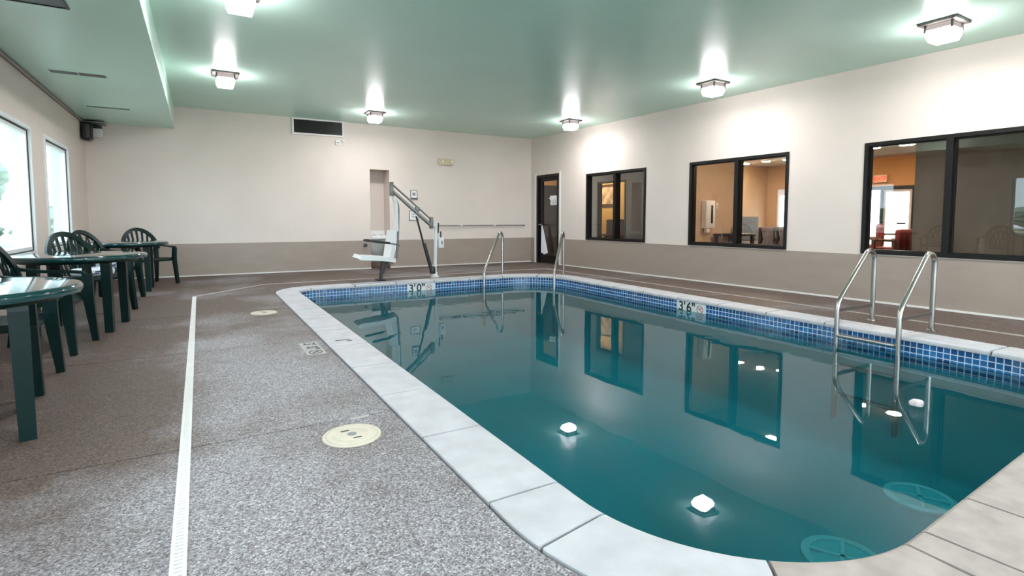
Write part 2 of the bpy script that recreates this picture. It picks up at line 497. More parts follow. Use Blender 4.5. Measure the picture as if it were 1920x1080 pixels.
floor = tag(obj('floor', me), kind='structure')
JOINTS = [YN, -1.2, 0.85, 2.81, 4.85, 6.74, 8.72, 11.75]
for i, (ya, yb) in enumerate(zip(JOINTS[:-1], JOINTS[1:])):
    bm = floor_bm(COP + 0.014)
    g = 0.0045
    for co, no in (((0, ya + g, 0), (0, -1, 0)), ((0, yb - g, 0), (0, 1, 0))):
        bmesh.ops.bisect_plane(bm, geom=bm.verts[:] + bm.edges[:] + bm.faces[:], plane_co=co, plane_no=no, clear_outer=True)
    drop(bm, -0.03, 0.0)
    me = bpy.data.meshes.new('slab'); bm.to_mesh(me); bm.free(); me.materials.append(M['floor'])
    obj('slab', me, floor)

# ------------------------------------------------------------------ swimming pool
pool = thing('swimming_pool', 'long rounded-corner swimming pool with pale coping and blue tile band', 'pool', (0, 0, 0))
TOP = 0.006
PROF = [(0.0, -0.032), (0.0, TOP - 0.022), (0.006, TOP - 0.008), (0.018, TOP - 0.001), (0.03, TOP), (COP - 0.004, TOP), (COP, TOP - 0.004), (COP, -0.035)]
def sweep(s0, s1, prof, closed=False):
    ss = [s0] + [a for base in (0, PER) for a in [x + base for x in ARC[:-1]] if s0 + 1e-4 < a < s1 - 1e-4] + [s1]
    b = MB(); n = len(prof); vs = []
    for s_ in ss:
        p, nn = at_s(s_)
        for o, z in prof: vs.append((p.x + nn.x * o, p.y + nn.y * o, z))
    fs = []
    k = len(ss)
    for i in range(k - 1):
        for j in range(n):
            fs.append((i * n + j, i * n + (j + 1) % n, (i + 1) * n + (j + 1) % n, (i + 1) * n + j))
    fs += [tuple(range(n))[::-1], tuple((k - 1) * n + j for j in range(n))]
    b.add(vs, fs); return b
# joints read off the left and near edges, even pitch elsewhere
js = [s_near(1.21, y) for y in (7.9, 7.23, 6.54, 5.85, 5.16, 4.47, 3.76, 3.07, 2.37, 1.69, 1.42)]
js += [s_near(1.465, 0.955) , s_near(1.93, 0.78), s_near(2.06, 0.78), s_near(2.45, 0.8), s_near(3.13, 0.85)]
js = [j + (PER if j < s_near(1.21, 7.9) - 0.02 else 0) for j in js]
s_end = js[0] + PER; s_ = js[-1]
rest = s_end - s_; k = int(round(rest / 0.68))
js += [s_ + rest * i / k for i in range(1, k)]
js = sorted(js) + [s_end]
for a, c in zip(js[:-1], js[1:]):
    pm = at_s((a + c) / 2)[0]
    g = 0.010 if pm.x > 5.0 or pm.y > 8.0 else 0.006
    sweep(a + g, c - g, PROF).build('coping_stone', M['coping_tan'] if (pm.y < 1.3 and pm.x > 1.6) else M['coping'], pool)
sweep(0.0, PER, [(0.045, -0.05), (0.045, -0.012), (COP + 0.012, -0.012), (COP + 0.012, -0.05)]).build('mortar_bed', M['mortar'], pool)
# shell
WO = 0.03; ZW = -0.155; ZF = -1.05
b = MB()
RC = 0.5
prof = [(WO, -0.04)] + [(WO - RC * (1 - math.cos(PI / 2 * i / 10)), ZF + RC * (1 - math.sin(PI / 2 * i / 10))) for i in range(11)]
vs = [];
for o, z in prof: vs += [(p.x, p.y, z) for p in off(o)]
fs = [(i * NP + j, i * NP + (j + 1) % NP, (i + 1) * NP + (j + 1) % NP, (i + 1) * NP + j) for i in range(len(prof) - 1) for j in range(NP)]
fs.append([(len(prof) - 1) * NP + j for j in range(NP)])
b.add(vs, fs, 0, True)
basin = b.build('basin', M['plaster'], pool)
# tile band: one by one along the near right side, joined elsewhere
TP = 0.05; ROWS = 4; ZT = -0.036
band = sweep(0.0, PER, [(WO - 0.004, ZT - ROWS * TP - 0.004), (WO - 0.004, ZT + 0.002), (WO + 0.02, ZT + 0.002), (WO + 0.02, ZT - ROWS * TP - 0.004)])
band.build('tile_grout', M['grout'], pool)
tm = MB(); h = TP / 2 - 0.0035; d0 = 0.0035
tm.add([(-h, 0, -h), (h, 0, -h), (h, 0, h), (-h, 0, h), (-h + .002, -d0, -h + .002), (h - .002, -d0, -h + .002), (h - .002, -d0, h - .002), (-h + .002, -d0, h - .002)],
       [(4, 5, 6, 7), (0, 1, 5, 4), (1, 2, 6, 5), (2, 3, 7, 6), (3, 0, 4, 7)])
tile_meshes = []
for m in M['tiles']:
    me_ = tm.mesh('tile', m); tile_meshes.append(me_)
MARK = [(s_near(5.52, 4.80), 3, ["3'", '6"', 'no']), (s_near(3.20, 8.51), 3, ["3'", '0"', 'no'])]
MW = 0.152
def in_marker(s_): return any(abs(s_ - m0) < MW * 1.5 + 0.018 for m0, _, _ in MARK)
sN = s_near(5.38, 1.55)
cols = int(PER / TP); tp = PER / cols
order = sorted(range(cols), key=lambda i: abs((i + 0.5) * tp - (sN + 1.86)))
near_cols = [i for i in order if not in_marker((i + 0.5) * tp)][:75]
far = MB()
for i in range(cols):
    s_ = (i + 0.5) * tp
    if in_marker(s_): continue
    p, nn = at_s(s_); ang = math.atan2(nn.y, nn.x) - PI / 2
    for r in range(ROWS):
        z = ZT - (r + 0.5) * TP
        mi = (0, 1, 2, 3)[r] if random.random() < 0.62 else random.choice((0, 1, 2))
        x, y = p.x + nn.x * (WO - 0.004), p.y + nn.y * (WO - 0.004)
        if i in near_cols:
            obj('tile', tile_meshes[mi], pool, (x, y, z), ang)
        else:
            ca, sa = math.cos(ang), math.sin(ang)
            far.add([(x + a * ca - q * sa, y + a * sa + q * ca, z + c) for a, q, c in tm.v], tm.f, mi)
tag(far.build('tile_band', M['tiles'], pool), kind='stuff')

def ring(b, r0, r1, n=28, y=0.0, t=0.0015, mi=0, cx=0, cz_=0):
    vs = [(cx + r * math.cos(2 * PI * j / n), cz_ + r * math.sin(2 * PI * j / n), z) for z in (0, t) for r in (r0, r1) for j in range(n)]
    fs = []
    for j in range(n):
        k = (j + 1) % n
        fs += [(2 * n + j, 2 * n + k, 3 * n + k, 3 * n + j), (n + j, n + k, 3 * n + k, 3 * n + j), (j, k, 2 * n + k, 2 * n + j)]
    b.add(vs, fs, mi)
def no_diving_mesh(scale=1.0, mats=None):
    b = MB(); R = 0.052 * scale
    ring(b, R - 0.009 * scale, R, mi=0)
    w = 0.0045 * scale; c = math.cos(PI / 4)
    q = [(-R * .92, 0), (R * .92, 0)]
    vs = []
    for z in (0, 0.0018):
        for a, e in ((-R * .9, -w), (R * .9, -w), (R * .9, w), (-R * .9, w)): vs.append((a * c + e * c, -a * c + e * c, z))
    b.add(vs, [(4, 5, 6, 7), (0, 1, 5, 4), (2, 3, 7, 6)], 0)
    # diver figure: slanting body and head
    b.add([(-.022 * scale, .0, .0012), (.012 * scale, .018 * scale, .0012), (.016 * scale, .010 * scale, .0012), (-.02 * scale, -.008 * scale, .0012)], [(0, 1, 2, 3)], 1)
    n = 10
    b.add([(.024 * scale + .007 * scale * math.cos(2 * PI * j / n), .02 * scale + .007 * scale * math.sin(2 * PI * j / n), .0012) for j in range(n)], [tuple(range(n))], 1)
    return b.mesh('no_diving_symbol', mats or [M['red'], M['black']])
for m0, cnt, words in MARK:
    for q in range(cnt):
        # seen from inside the pool the reading direction runs against the outline
        sq = m0 - (q - 1) * MW
        p, nn = at_s(sq); ang = math.atan2(nn.y, nn.x) - PI / 2
        b = MB(); b.rbox(-MW / 2 + .002, MW / 2 - .002, -0.006, 0.004, -MW / 2 + .002, MW / 2 - .002, r=0.002, seg=1)
        t = b.build('depth_marker', M['white_tile'], pool, (p.x + nn.x * (WO - 0.004), p.y + nn.y * (WO - 0.004), ZT - MW / 2 - 0.001), ang)
        if words[q] == 'no': o = obj('no_diving_symbol', no_diving_mesh(), t)
        else: o = obj('digits', text_mesh(words[q], 0.175, 0.0012, M['black'], 'digits'), t)
        orient(o, (0, -0.0065, 0.0), (1, 0, 0), (0, 0, 1))
# number painted on a coping stone
o = obj('digits', text_mesh("1'", 0.17, 0.0006, M['faded'], 'digits'), pool)
orient(o, (1.03, 4.66, TOP + 0.0008), (0, -1, 0), (1, 0, 0))
# main drain covers on the pool floor
for (x, y) in ((4.60, 1.80), (3.36, 1.70)):
    b = MB(); R = 0.23
    b.lathe([(R, 0), (R, 0.02), (R - 0.03, 0.032), (R - 0.05, 0.022), (R - 0.05, 0.0)], n=40)
    dc = b.build('main_drain', M['white_pl'], pool, (x, y, ZF))
    b = MB(); b.lathe([(R - 0.05, 0.0), (R - 0.05, 0.014), (0.01, 0.018)], n=40)
    b.build('drain_plate', M['plaster_pale'], dc)
    b = MB()
    for a in (0.5, 0.5 + PI / 2):
        c, s_ = math.cos(a), math.sin(a)
        b.strip([(-c * (R - .05), -s_ * (R - .05), .022), (c * (R - .05), s_ * (R - .05), .022)], 0.012, 0.006, (-s_, c, 0))
    b.build('cross_bar', M['white_pl'], dc)
# water
b = MB(); b.add([(p.x, p.y, ZW) for p in off(WO - 0.004)], [list(range(NP))])
water = b.build('pool_water', M['water'])
tag(water, 'calm teal water filling the swimming pool', 'water', kind='stuff')

# ------------------------------------------------------------------ deck fittings
# trench drains
def slat_drain(name, label, pts, near=None, w=0.021, dm='drainwhite'):
    t = thing(name, label, 'drain', (pts[0][0], pts[0][1], 0.0), group='white trench drains in the deck')
    o = Vector((pts[0][0], pts[0][1], 0))
    P = [Vector((x, y, 0)) - o for x, y in pts]
    b = MB()
    for a, c in zip(P[:-1], P[1:]):
        d = (c - a).normalized(); n = Vector((-d.y, d.x, 0))
        for sgn in (-1, 1):
            m = n * sgn * (w - 0.004)
            b.strip([a + m + Vector((0, 0, .0045)), c + m + Vector((0, 0, .0045))], 0.0055, 0.0035, n)
        b.strip([a + Vector((0, 0, .0012)), c + Vector((0, 0, .0012))], w, 0.001, n)
    b.build('rail', M[dm], t)
    sm = MB(); sm.box(-w + 0.008, w - 0.008, -0.007, 0.007, 0.0018, 0.0072)
    sme = sm.mesh('slat', M[dm])
    jo = MB(); cnt = 0
    for a, c in zip(P[:-1], P[1:]):
        L = (c - a).length; d = (c - a) / L; ang = math.atan2(d.y, d.x) - PI / 2
        k = int(L / 0.021)
        for i in range(k):
            p = a + d * (i + .5) * L / k
            if near and near[0] < (p + o).y < near[1] and cnt < 110:
                obj('slat', sme, t, p, ang); cnt += 1
            else:
                ca, sa = math.cos(ang), math.sin(ang)
                jo.add([(p.x + x * ca - y * sa, p.y + x * sa + y * ca, z) for x, y, z in sm.v], sm.f)
    tag(jo.build('slats', M[dm], t), kind='stuff')
    return t
slat_drain('trench_drain', 'long white slotted drain running down the left deck beside the tables', [(-0.088, YN + 0.1), (-0.092, 8.345)], near=(1.7, 4.0))
slat_drain('trench_drain', 'short white slotted drain cutting diagonally across the far left deck corner', [(-0.085, 8.37), (0.85, 9.36)], w=0.02, dm='drainworn')
slat_drain('trench_drain', 'white slotted drain across the far deck behind the pool lift', [(0.875, 9.372), (6.28, 9.372)], w=0.016, dm='drainworn')
slat_drain('trench_drain', 'white slotted drain on the deck between pool ladder and right wall', [(6.31, 9.36), (6.36, -1.0)], w=0.016, dm='drainworn')

# skimmer lids
def lid(x, y, label):
    t = thing('skimmer_lid', label, 'lid', (x, y, 0), group='round skimmer lids in the left deck')
    MB().lathe([(0.138, 0.0), (0.138, 0.004), (0.134, 0.008), (0.122, 0.008), (0.12, 0.005)], n=48).build('rim', M['lid'], t)
    MB().lathe([(0.1195, 0.0), (0.1195, 0.008), (0.117, 0.0095), (0.086, 0.0095), (0.084, 0.0085), (0.076, 0.0085), (0.074, 0.0095), (0.005, 0.0095)], n=48).build('cover', M['lid'], t)
    MB().lathe([(0.022, 0.009), (0.022, 0.0108), (0.004, 0.0112)], n=24).build('badge', M['greytext'], t)
    for sx, sy in ((-0.022, 0.052), (0.014, -0.052)):
        MB().rbox(sx - .02, sx + .02, sy - .007, sy + .007, 0.007, 0.0104, r=0.001, seg=1).build('lifting_slot', M['black'], t)
lid(0.606, 2.575, 'round ivory skimmer lid set in the deck nearest the camera')
lid(0.59, 6.52, 'round ivory skimmer lid set in the deck toward the far corner')

# depth tiles set in the deck
t = thing('deck_depth_marker', 'worn three-tile depth marker set flush in the left deck beside coping', 'marker', (0.76, 4.52, 0))
for q, w in enumerate(["3'", '0"', 'no']):
    b = MB(); b.rbox(-.072, .072, -.072, .072, -0.002, 0.0022, r=0.0015, seg=1)
    p = b.build('marker_tile', M['mark_tile'] if 'mark_tile' in M else M.setdefault('mark_tile', mat('worn_grey_tile', (0.42, 0.40, 0.40), 0.6, var=0.25, scale=30)), t, (0, 0.152 * (1 - q), 0))
    o = obj('no_diving_symbol', no_diving_mesh(1.0, [M['faded'], M['faded']]), p) if w == 'no' else obj('digits', text_mesh(w, 0.13, 0.0004, M['faded'], 'digits'), p)
    orient(o, (0, 0, 0.0026), (0, -1, 0), (1, 0, 0))
# small white patch plate near the first lid
b = MB(); b.rbox(-0.05, 0.05, -0.012, 0.012, -0.002, 0.003, r=0.001, seg=1)
tag(b.build('deck_plug', M['mark_tile'], loc=(0.70, 2.80, 0), rz=0.1), 'small pale plug plate in the deck behind the nearest skimmer lid', 'plate')

# ------------------------------------------------------------------ ladders and rails
def arc_pts(c, r, a0, a1, n, ax, up=Vector((0, 0, 1))):
    return [c + ax * (r * math.cos(a0 + (a1 - a0) * i / n)) + up * (r * math.sin(a0 + (a1 - a0) * i / n)) for i in range(n + 1)]
def rail_path(foot, post, ztop, zbend, zlow, foot_z=0.0):
    F = Vector((foot[0], foot[1], 0)); Pp = Vector((post[0], post[1], 0)); ax = (F - Pp); L = ax.length; ax.normalize()
    U = Vector((0, 0, 1)); R = 0.095
    pts = [F + U * foot_z, F + U * (ztop - R - 0.12)]
    c = F - ax * R + U * (ztop - R)
    # slope line tangent to the top bend and ending at the pool post
    a_end = PI / 2 + 0.95
    pts += arc_pts(c, R, 0.0, a_end, 10, ax)
    pts += [Pp + ax * 0.05 + U * (zbend + 0.09), Pp + ax * 0.012 + U * (zbend + 0.03), Pp + U * (zbend - 0.03)]
    pts += [Pp + U * zlow]
    return pts
lad = thing('pool_ladder', 'two-rail stainless pool ladder with cross treads beside the right wall', 'ladder', (5.6, 2.56, 0))
LO = Vector((5.6, 2.56, 0))
LR = []
for fy, fx, px in ((2.84, 5.985, 5.33), (2.30, 5.935, 5.315)):
    pth = [p - LO for p in rail_path((fx, fy), (px, fy), 0.735, 0.20, -0.95)]
    MB().tube(pth, 0.0225, 14).build('rail', M['steel'], lad)
    e = MB(); e.lathe([(0.052, 0.0), (0.052, 0.006), (0.036, 0.016), (0.024, 0.02)], n=24); e.build('escutcheon', M['steel'], lad, (fx - LO.x, fy - LO.y, 0.001))
    bz = MB(); bz.strip([(px + 0.02 - LO.x, fy - LO.y, 0.165), (fx - 0.02 - LO.x, fy - LO.y, 0.165)], 0.006, 0.016, (0, 1, 0)); bz.build('brace', M['bronzeplate'], lad)
    LR.append((px, fy))
for z in (-0.075, -0.36, -0.65):
    b = MB(); b.rbox(5.28 - LO.x, 5.355 - LO.x, 2.32 - LO.y, 2.82 - LO.y, z - 0.013, z + 0.013, r=0.006)
    b.build('tread', M['steel'], lad)
for foot, post, lab in (((5.01, 8.93), (4.36, 8.44), 'curved stainless grab rail at far pool corner, nearer the chair lift'),
                        ((5.93, 8.20), (5.31, 7.62), 'curved stainless grab rail at far pool corner, in front of the glass door')):
    t = thing('grab_rail', lab, 'rail', (foot[0], foot[1], 0), group='pair of corner grab rails')
    o_ = Vector((foot[0], foot[1], 0))
    MB().tube([p - o_ for p in rail_path(foot, post, 0.80, 0.07, -0.95)], 0.0225, 12).build('rail', M['steel'], t)
    e = MB(); e.lathe([(0.05, 0.0), (0.05, 0.006), (0.034, 0.015), (0.024, 0.018)], n=20); e.build('escutcheon', M['steel'], t, (0, 0, 0.001))

# ------------------------------------------------------------------ pool lift
YL = 9.03
lift = thing('pool_lift', 'white and black accessible pool lift with seat raised on an arm', 'pool lift', (3.66, YL, 0))
def L_(x, z, dy=0.0): return (x - 3.66, dy, z)
b = MB(); b.lathe([(0.075, 0.0), (0.075, 0.012), (0.05, 0.02), (0.045, 0.09), (0.036, 0.1)], n=24)
b.build('base', M['white_pl'], lift)
b = MB(); b.tube([L_(3.66, 0.08), L_(3.69, 0.97)], 0.031, 14); b.build('mast', M['white_pl'], lift)
b = MB(); b.tube([L_(3.735, 0.98), L_(3.728, 0.80)], 0.016, 10); b.build('mast_clip', M['black_pl'], lift)
b = MB(); b.rbox(-0.03, 0.03, -0.03, 0.03, -0.03, 0.06, r=0.008); b.build('pivot_bracket', M['white_pl'], lift, L_(3.66, 0.95))
for dy in (-0.035, 0.035):
    b = MB(); b.strip([L_(3.59, 0.94, dy), L_(2.885, 1.54, dy)], 0.018, 0.012, (0, 0, 1)); b.build('lower_arm', M['darksteel'], lift)
b = MB(); b.tube([L_(3.60, 1.045), L_(2.875, 1.66)], 0.014, 10); b.build('upper_link', M['darksteel'], lift)
b = MB(); b.rbox(3.575 - 3.66, 3.625 - 3.66, -0.05, 0.05, 0.88, 1.09, r=0.01); b.build('arm_pivot', M['darksteel'], lift)
b = MB(); b.rbox(2.85 - 3.66, 2.90 - 3.66, -0.05, 0.05, 1.45, 1.69, r=0.01); b.build('head_bracket', M['darksteel'], lift)
b = MB(); b.rbox(3.30 - 3.66, 3.37 - 3.66, -0.03, 0.03, 1.19, 1.27, r=0.008); b.build('link_clamp', M['darksteel'], lift)
# actuator
b = MB(); b.tube([L_(3.30, 1.10, -.05), L_(3.44, 0.58, -.05)], 0.017, 12); b.build('actuator_rod', M['black_pl'], lift)
b = MB(); b.tube([L_(3.44, 0.62, -.05), L_(3.575, 0.13, -.05)], 0.032, 14); b.build('actuator_body', M['black_pl'], lift)
b = MB(); b.rbox(3.55 - 3.66, 3.64 - 3.66, -0.10, -0.01, 0.07, 0.2, r=0.02); b.build('actuator_motor', M['black_pl'], lift)
# control box
b = MB(); b.rbox(3.725 - 3.66, 3.815 - 3.66, -0.075, -0.0, 0.53, 0.72, r=0.012); cb = b.build('control_box', M['white_pl'], lift)
b = MB(); b.rbox(3.755 - 3.66, 3.785 - 3.66, -0.081, -0.073, 0.60, 0.66, r=0.003); b.build('control_panel', M['greytext'], cb)
b = MB(); b.tube([L_(3.765, 0.71, -.04), L_(3.765, 0.83, -.04)], 0.014, 8); b.build('battery_handle', M['black_pl'], lift)
# seat hanger, backrest, seat
hp = [L_(2.885, 1.50), L_(2.93, 1.41), L_(2.985, 1.31), L_(2.995, 1.22), L_(2.985, 0.9), L_(2.965, 0.5), L_(2.95, 0.36), L_(2.88, 0.285), L_(2.70, 0.31)]
b = MB(); b.tube(hp, 0.018, 10); b.build('hanger', M['darksteel'], lift)
b = MB(); b.strip([L_(2.90, 1.44), L_(2.945, 1.32), L_(2.955, 0.84)], [0.06, 0.07, 0.07], 0.016, (0, 1, 0)); b.build('hanger_shield', M['white_pl'], lift)
bk = [L_(2.80, 0.385), L_(2.835, 0.55), L_(2.86, 0.72), L_(2.875, 0.86)]
b = MB(); b.strip(bk, [0.19, 0.22, 0.21, 0.16], 0.032, (0, 1, 0)); b.build('backrest', M['white_pl'], lift)
b = MB(); b.strip([L_(2.245, 0.435), L_(2.28, 0.41), L_(2.55, 0.392), L_(2.75, 0.37), L_(2.87, 0.345)], [0.17, 0.21, 0.225, 0.22, 0.2], 0.036, (0, 1, 0)); b.build('seat', M['white_pl'], lift)
for dy in (-0.235, 0.235):
    b = MB(); b.tube([L_(2.95, 0.60, dy * .6), L_(2.90, 0.62, dy), L_(2.72, 0.645, dy), L_(2.66, 0.65, dy)], 0.013, 8); ar = b.build('armrest', M['darksteel'], lift)
    b = MB(); b.tube([L_(2.76, 0.645, dy), L_(2.50, 0.685, dy), L_(2.44, 0.69, dy)], [0.02, 0.026, 0.016], 10); b.build('arm_pad', M['black_pl'], ar)
# footrest / parking leg
b = MB(); b.strip([L_(2.70, 0.33), L_(2.665, 0.02)], 0.05, 0.018, (0, 1, 0)); b.strip([L_(2.79, 0.32), L_(2.70, 0.12)], 0.04, 0.015, (0, 1, 0))
b.rbox(2.60 - 3.66, 2.72 - 3.66, -0.12, 0.12, 0.002, 0.022, r=0.006); b.build('footrest', M['black_pl'], lift)

# ------------------------------------------------------------------ ceiling lamps
def lamp_proto():
    t = thing('ceiling_lamp', 'x', 'lamp', group='square ceiling lamps')
    MB().rbox(-0.162, 0.162, -0.162, 0.162, -0.012, 0.012, r=0.004, seg=1).build('mounting_plate', M['bronzeplate'], t)
    b = MB(); b.frustum(0.105, -0.06, 0.103, -0.012); b.build('collar', M['collar'], t)
    b = MB(); b.frustum(0.11, -0.118, 0.11, -0.061); ln = b.build('lens', M['flank'], t)
    b = MB(); b.frustum(0.092, -0.165, 0.11, -0.1185); b.build('lens_bowl', M['flank'], ln)
    b = MB(); b.frustum(0.087, -0.169, 0.092, -0.1652); b.build('lens_face', M['lens'], ln)
    for sx in (-1, 1):
        for sy in (-1, 1):
            b = MB(); b.box(-.009, .009, -.009, .009, -.07, 0); b.build('corner_bracket', M['bronzeplate'], t, (sx * .109, sy * .109, -0.01))
    return t
lamps = [(6.334, 2.48, 'lit square ceiling lamp nearest the right wall, above the large right window'),
         (6.34, 5.20, 'lit square ceiling lamp above the middle lobby window'),
         (6.392, 8.63, 'lit square ceiling lamp closest to the glass door corner'),
         (2.882, 9.97, 'lit square ceiling lamp in front of the far wall, right of the grille'),
         (0.37, 8.418, 'lit square ceiling lamp beside the far end of the soffit'),
         (0.369, 5.294, 'lit square ceiling lamp cut by the top edge of the picture'),
         (0.37, 2.15, 'lit square ceiling lamp overhead on the left, beside the soffit'),
         (2.9, -0.6, 'lit square ceiling lamp behind the camera over the near deck'),
         (6.35, -0.4, 'lit square ceiling lamp behind the camera by the right wall')]
lp = None
for x, y, lab in lamps:
    loc = (x, y, cz(x, y) - 0.012)
    if lp is None: lp = lamp_proto(); lp.location = loc; lp['label'] = lab
    else: dup(lp, loc, 0.0, lab)

# ------------------------------------------------------------------ windows and door of the right wall
for n_, (a, c) in enumerate(W_R):
    t = thing('window_%d' % (n_ + 1), None, None, RW(0, 0, 0), RZ_R, kind='structure')
    fw = 0.045; z0, z1 = 0.61, 2.01
    b = MB(); x0, x1 = -0.014, 0.12
    b.box(x0, x1, a, c, z0, z0 + fw).box(x0, x1, a, c, z1 - fw, z1).box(x0, x1, a, a + fw, z0 + fw, z1 - fw).box(x0, x1, c - fw, c, z0 + fw, z1 - fw)
    b.build('window_frame', M['bronze'], t)
    mid = (8.21, 5.475, 2.76)[n_]
    MB().box(x0, x1, mid - 0.035, mid + 0.035, z0 + fw, z1 - fw).build('mullion', M['bronze'], t)
    for p, q in ((a + fw, mid - .035), (mid + .035, c - fw)):
        MB().box(0.052, 0.058, p, q, z0 + fw, z1 - fw).build('pane', M['tint_glass'], t)
        # slim inner bead
        e = MB(); w = 0.014
        e.box(0.03, 0.08, p, q, z0 + fw, z0 + fw + w).box(0.03, 0.08, p, q, z1 - fw - w, z1 - fw).box(0.03, 0.08, p, p + w, z0 + fw + w, z1 - fw - w).box(0.03, 0.08, q - w, q, z0 + fw + w, z1 - fw - w)
        e.build('glazing_bead', M['bronze'], t)
t = thing('door_1', None, None, RW(0, 0, 0), RZ_R, kind='structure')
a, c = DOOR; fw = 0.05
b = MB(); b.box(-0.01, 0.12, a, a + fw, 0, 2.1).box(-0.01, 0.12, c - 0.07, c, 0, 2.1).box(-0.01, 0.12, a + fw, c - 0.07, 2.03, 2.1)
b.build('door_frame', M['bronze'], t)
b = MB(); s0, s1 = a + fw + .004, c - .07 - .004
b.box(0.03, 0.075, s0, s0 + .09, 0.01, 2.025).box(0.03, 0.075, s1 - .13, s1, 0.01, 2.025).box(0.03, 0.075, s0 + .09, s1 - .13, 0.01, 0.2).box(0.03, 0.075, s0 + .09, s1 - .13, 1.95, 2.025)
leaf = b.build('door_leaf', M['bronze'], t)
MB().box(0.05, 0.056, s0 + .09, s1 - .13, 0.2, 1.95).build('pane', M['tint_glass'], leaf)
b = MB(); b.tube([(0.03, s1 - .06, .92), (-.03, s1 - .06, .92), (-.03, s1 - .2, .93)], 0.011, 8); b.build('door_handle', M['steel'], leaf)
b = MB(); b.box(-0.035, 0, c + 0.0, c + 0.05, 0, 2.14).box(-0.02, 0, a - .05, a, 0, 2.14)
tag(b.build('trim_1', M['trimwhite'], loc=RW(0, 0, 0), rz=RZ_R), kind='structure')
# notices on the door glass
t = thing('door_notice', 'white paper notices taped to the dark glass door', 'notice', RW(0.047, 10.30, 1.5), RZ_R)
MB().box(-0.003, 0, -0.15, 0.15, 0.0, 0.10).build('sheet', M['paper'], t)
MB().box(-0.005, -0.003, -0.20, 0.18, 0.025, 0.055).build('strip', M['paper'], t)
MB().box(-0.003, 0, -0.13, 0.13, -0.12, -0.004).build('sheet', M['paper'], t)
for k in range(5):
    MB().box(-0.0036, -0.003, -0.1 + .01 * (k % 2), 0.1 - .02 * (k % 3), -0.10 + .018 * k, -0.094 + .018 * k).build('print_line', M['greytext'], t)
# white cloth hanging from the handle
b = MB(); nz = 14
vs = []
for i in range(nz + 1):
    f = i / nz; w = 0.02 + 0.11 * f; zz = 0.90 - 0.66 * f
    for j in range(9):
        g = j / 8 - .5
        vs.append((-0.055 - 0.012 * math.sin(g * 18) * f, 10.62 - 0.10 * f + g * 2 * w, zz - 0.02 * math.cos(g * 6) * f))
nv = len(vs); vs += [(x - 0.01, y, z) for x, y, z in vs]
fs = []
for i in range(nz):
    for j in range(8):
        q = i * 9 + j; fs += [(q, q + 1, q + 10, q + 9), (nv + q, nv + q + 9, nv + q + 10, nv + q + 1)]
rim = [j for j in range(9)] + [i * 9 + 8 for i in range(1, nz + 1)] + [nz * 9 + j for j in range(7, -1, -1)] + [i * 9 for i in range(nz - 1, 0, -1)]
for i, q in enumerate(rim): fs.append((q, rim[(i + 1) % len(rim)], nv + rim[(i + 1) % len(rim)], nv + q))
cl = MB(); cl.add(vs, fs, 0, True); o = cl.build('hanging_cloth', M['towel'], loc=RW(0, 0, 0), rz=RZ_R)
tag(o, 'white cloth hanging in a long triangle from the glass door handle', 'towel')

# ------------------------------------------------------------------ left wall windows and the added near-wall ones
for n_, (a, c, loc_, rz_) in enumerate([(p, q, (XL, 0, 0), 0.0) for p, q in W_L] + [(-q, -p, (0, YN, 0), PI / 2) for p, q in W_N]):
    t = thing('window_%d' % (n_ + (4 if n_ < 4 else 5)), None, None, loc_, rz_, kind='structure')
    z0, z1 = (0.63, 2.1) if n_ < 4 else (0.25, 2.5)
    b = MB(); w = 0.012
    b.box(-0.2, 0.0, a, a + w, z0, z1).box(-0.2, 0.0, c - w, c, z0, z1).box(-0.2, 0.0, a + w, c - w, z1 - w, z1).box(-0.24, 0.02, a + w, c - w, z0, z0 + 0.02)
    b.build('jamb', M['vinyl'], t)
    b = MB()
    def rect(b, x0, x1, p, q, r0, r1, w):
        b.box(x0, x1, p, q, r0, r0 + w).box(x0, x1, p, q, r1 - w, r1).box(x0, x1, p, p + w, r0 + w, r1 - w).box(x0, x1, q - w, q, r0 + w, r1 - w)
    rect(b, -0.045, 0.012, a + w, c - w, z0 + .02, z1 - w, 0.04); b.build('window_frame', M['vinyl'], t)
    b = MB(); rect(b, -0.05, -0.012, a + w + .04, c - w - .04, z0 + .06, z1 - w - .04, 0.014); b.build('gasket', M['gasket'], t)
    b = MB(); rect(b, -0.06, -0.02, a + w + .054, c - w - .054, z0 + .074, z1 - w - .054, 0.038); b.build('sash', M['vinyl'], t)
    MB().box(-0.045, -0.039, a + w + .09, c - w - .09, z0 + .11, z1 - w - .09).build('pane', M['dim_glass'] if n_ < 4 else M['glass'], t)

# ------------------------------------------------------------------ fittings on back wall and soffit
t = thing('return_air_grille', 'wide white-framed dark air grille high on the far wall', 'grille', BW(2.12, 0, 2.885), RZ_B)
gw, gh = 0.495, 0.165
b = MB(); w = 0.035
b.box(-gw, gw, -0.03, 0, -gh, -gh + w).box(-gw, gw, -0.03, 0, gh - w, gh).box(-gw, -gw + w, -0.03, 0, -gh + w, gh - w).box(gw - w, gw, -0.03, 0, -gh + w, gh - w)
b.build('frame', M['trimwhite'], t)
MB().box(-gw + w, gw - w, -0.006, 0, -gh + w, gh - w).build('backing', M['black'], t)
b = MB()
for k in range(11):
    zz = -gh + w + 0.012 + k * (2 * gh - 2 * w - .02) / 10.5
    b.add([(-gw + w, -0.024, zz - .006), (gw - w, -0.024, zz - .006), (gw - w, -0.007, zz + .008), (-gw + w, -0.007, zz + .008),
           (-gw + w, -0.022, zz - .008), (gw - w, -0.022, zz - .008), (gw - w, -0.005, zz + .006), (-gw + w, -0.005, zz + .006)],
          [(0, 1, 2, 3), (7, 6, 5, 4), (0, 1, 5, 4), (3, 2, 6, 7)])
b.build('louvres', M['ventdark'], t)
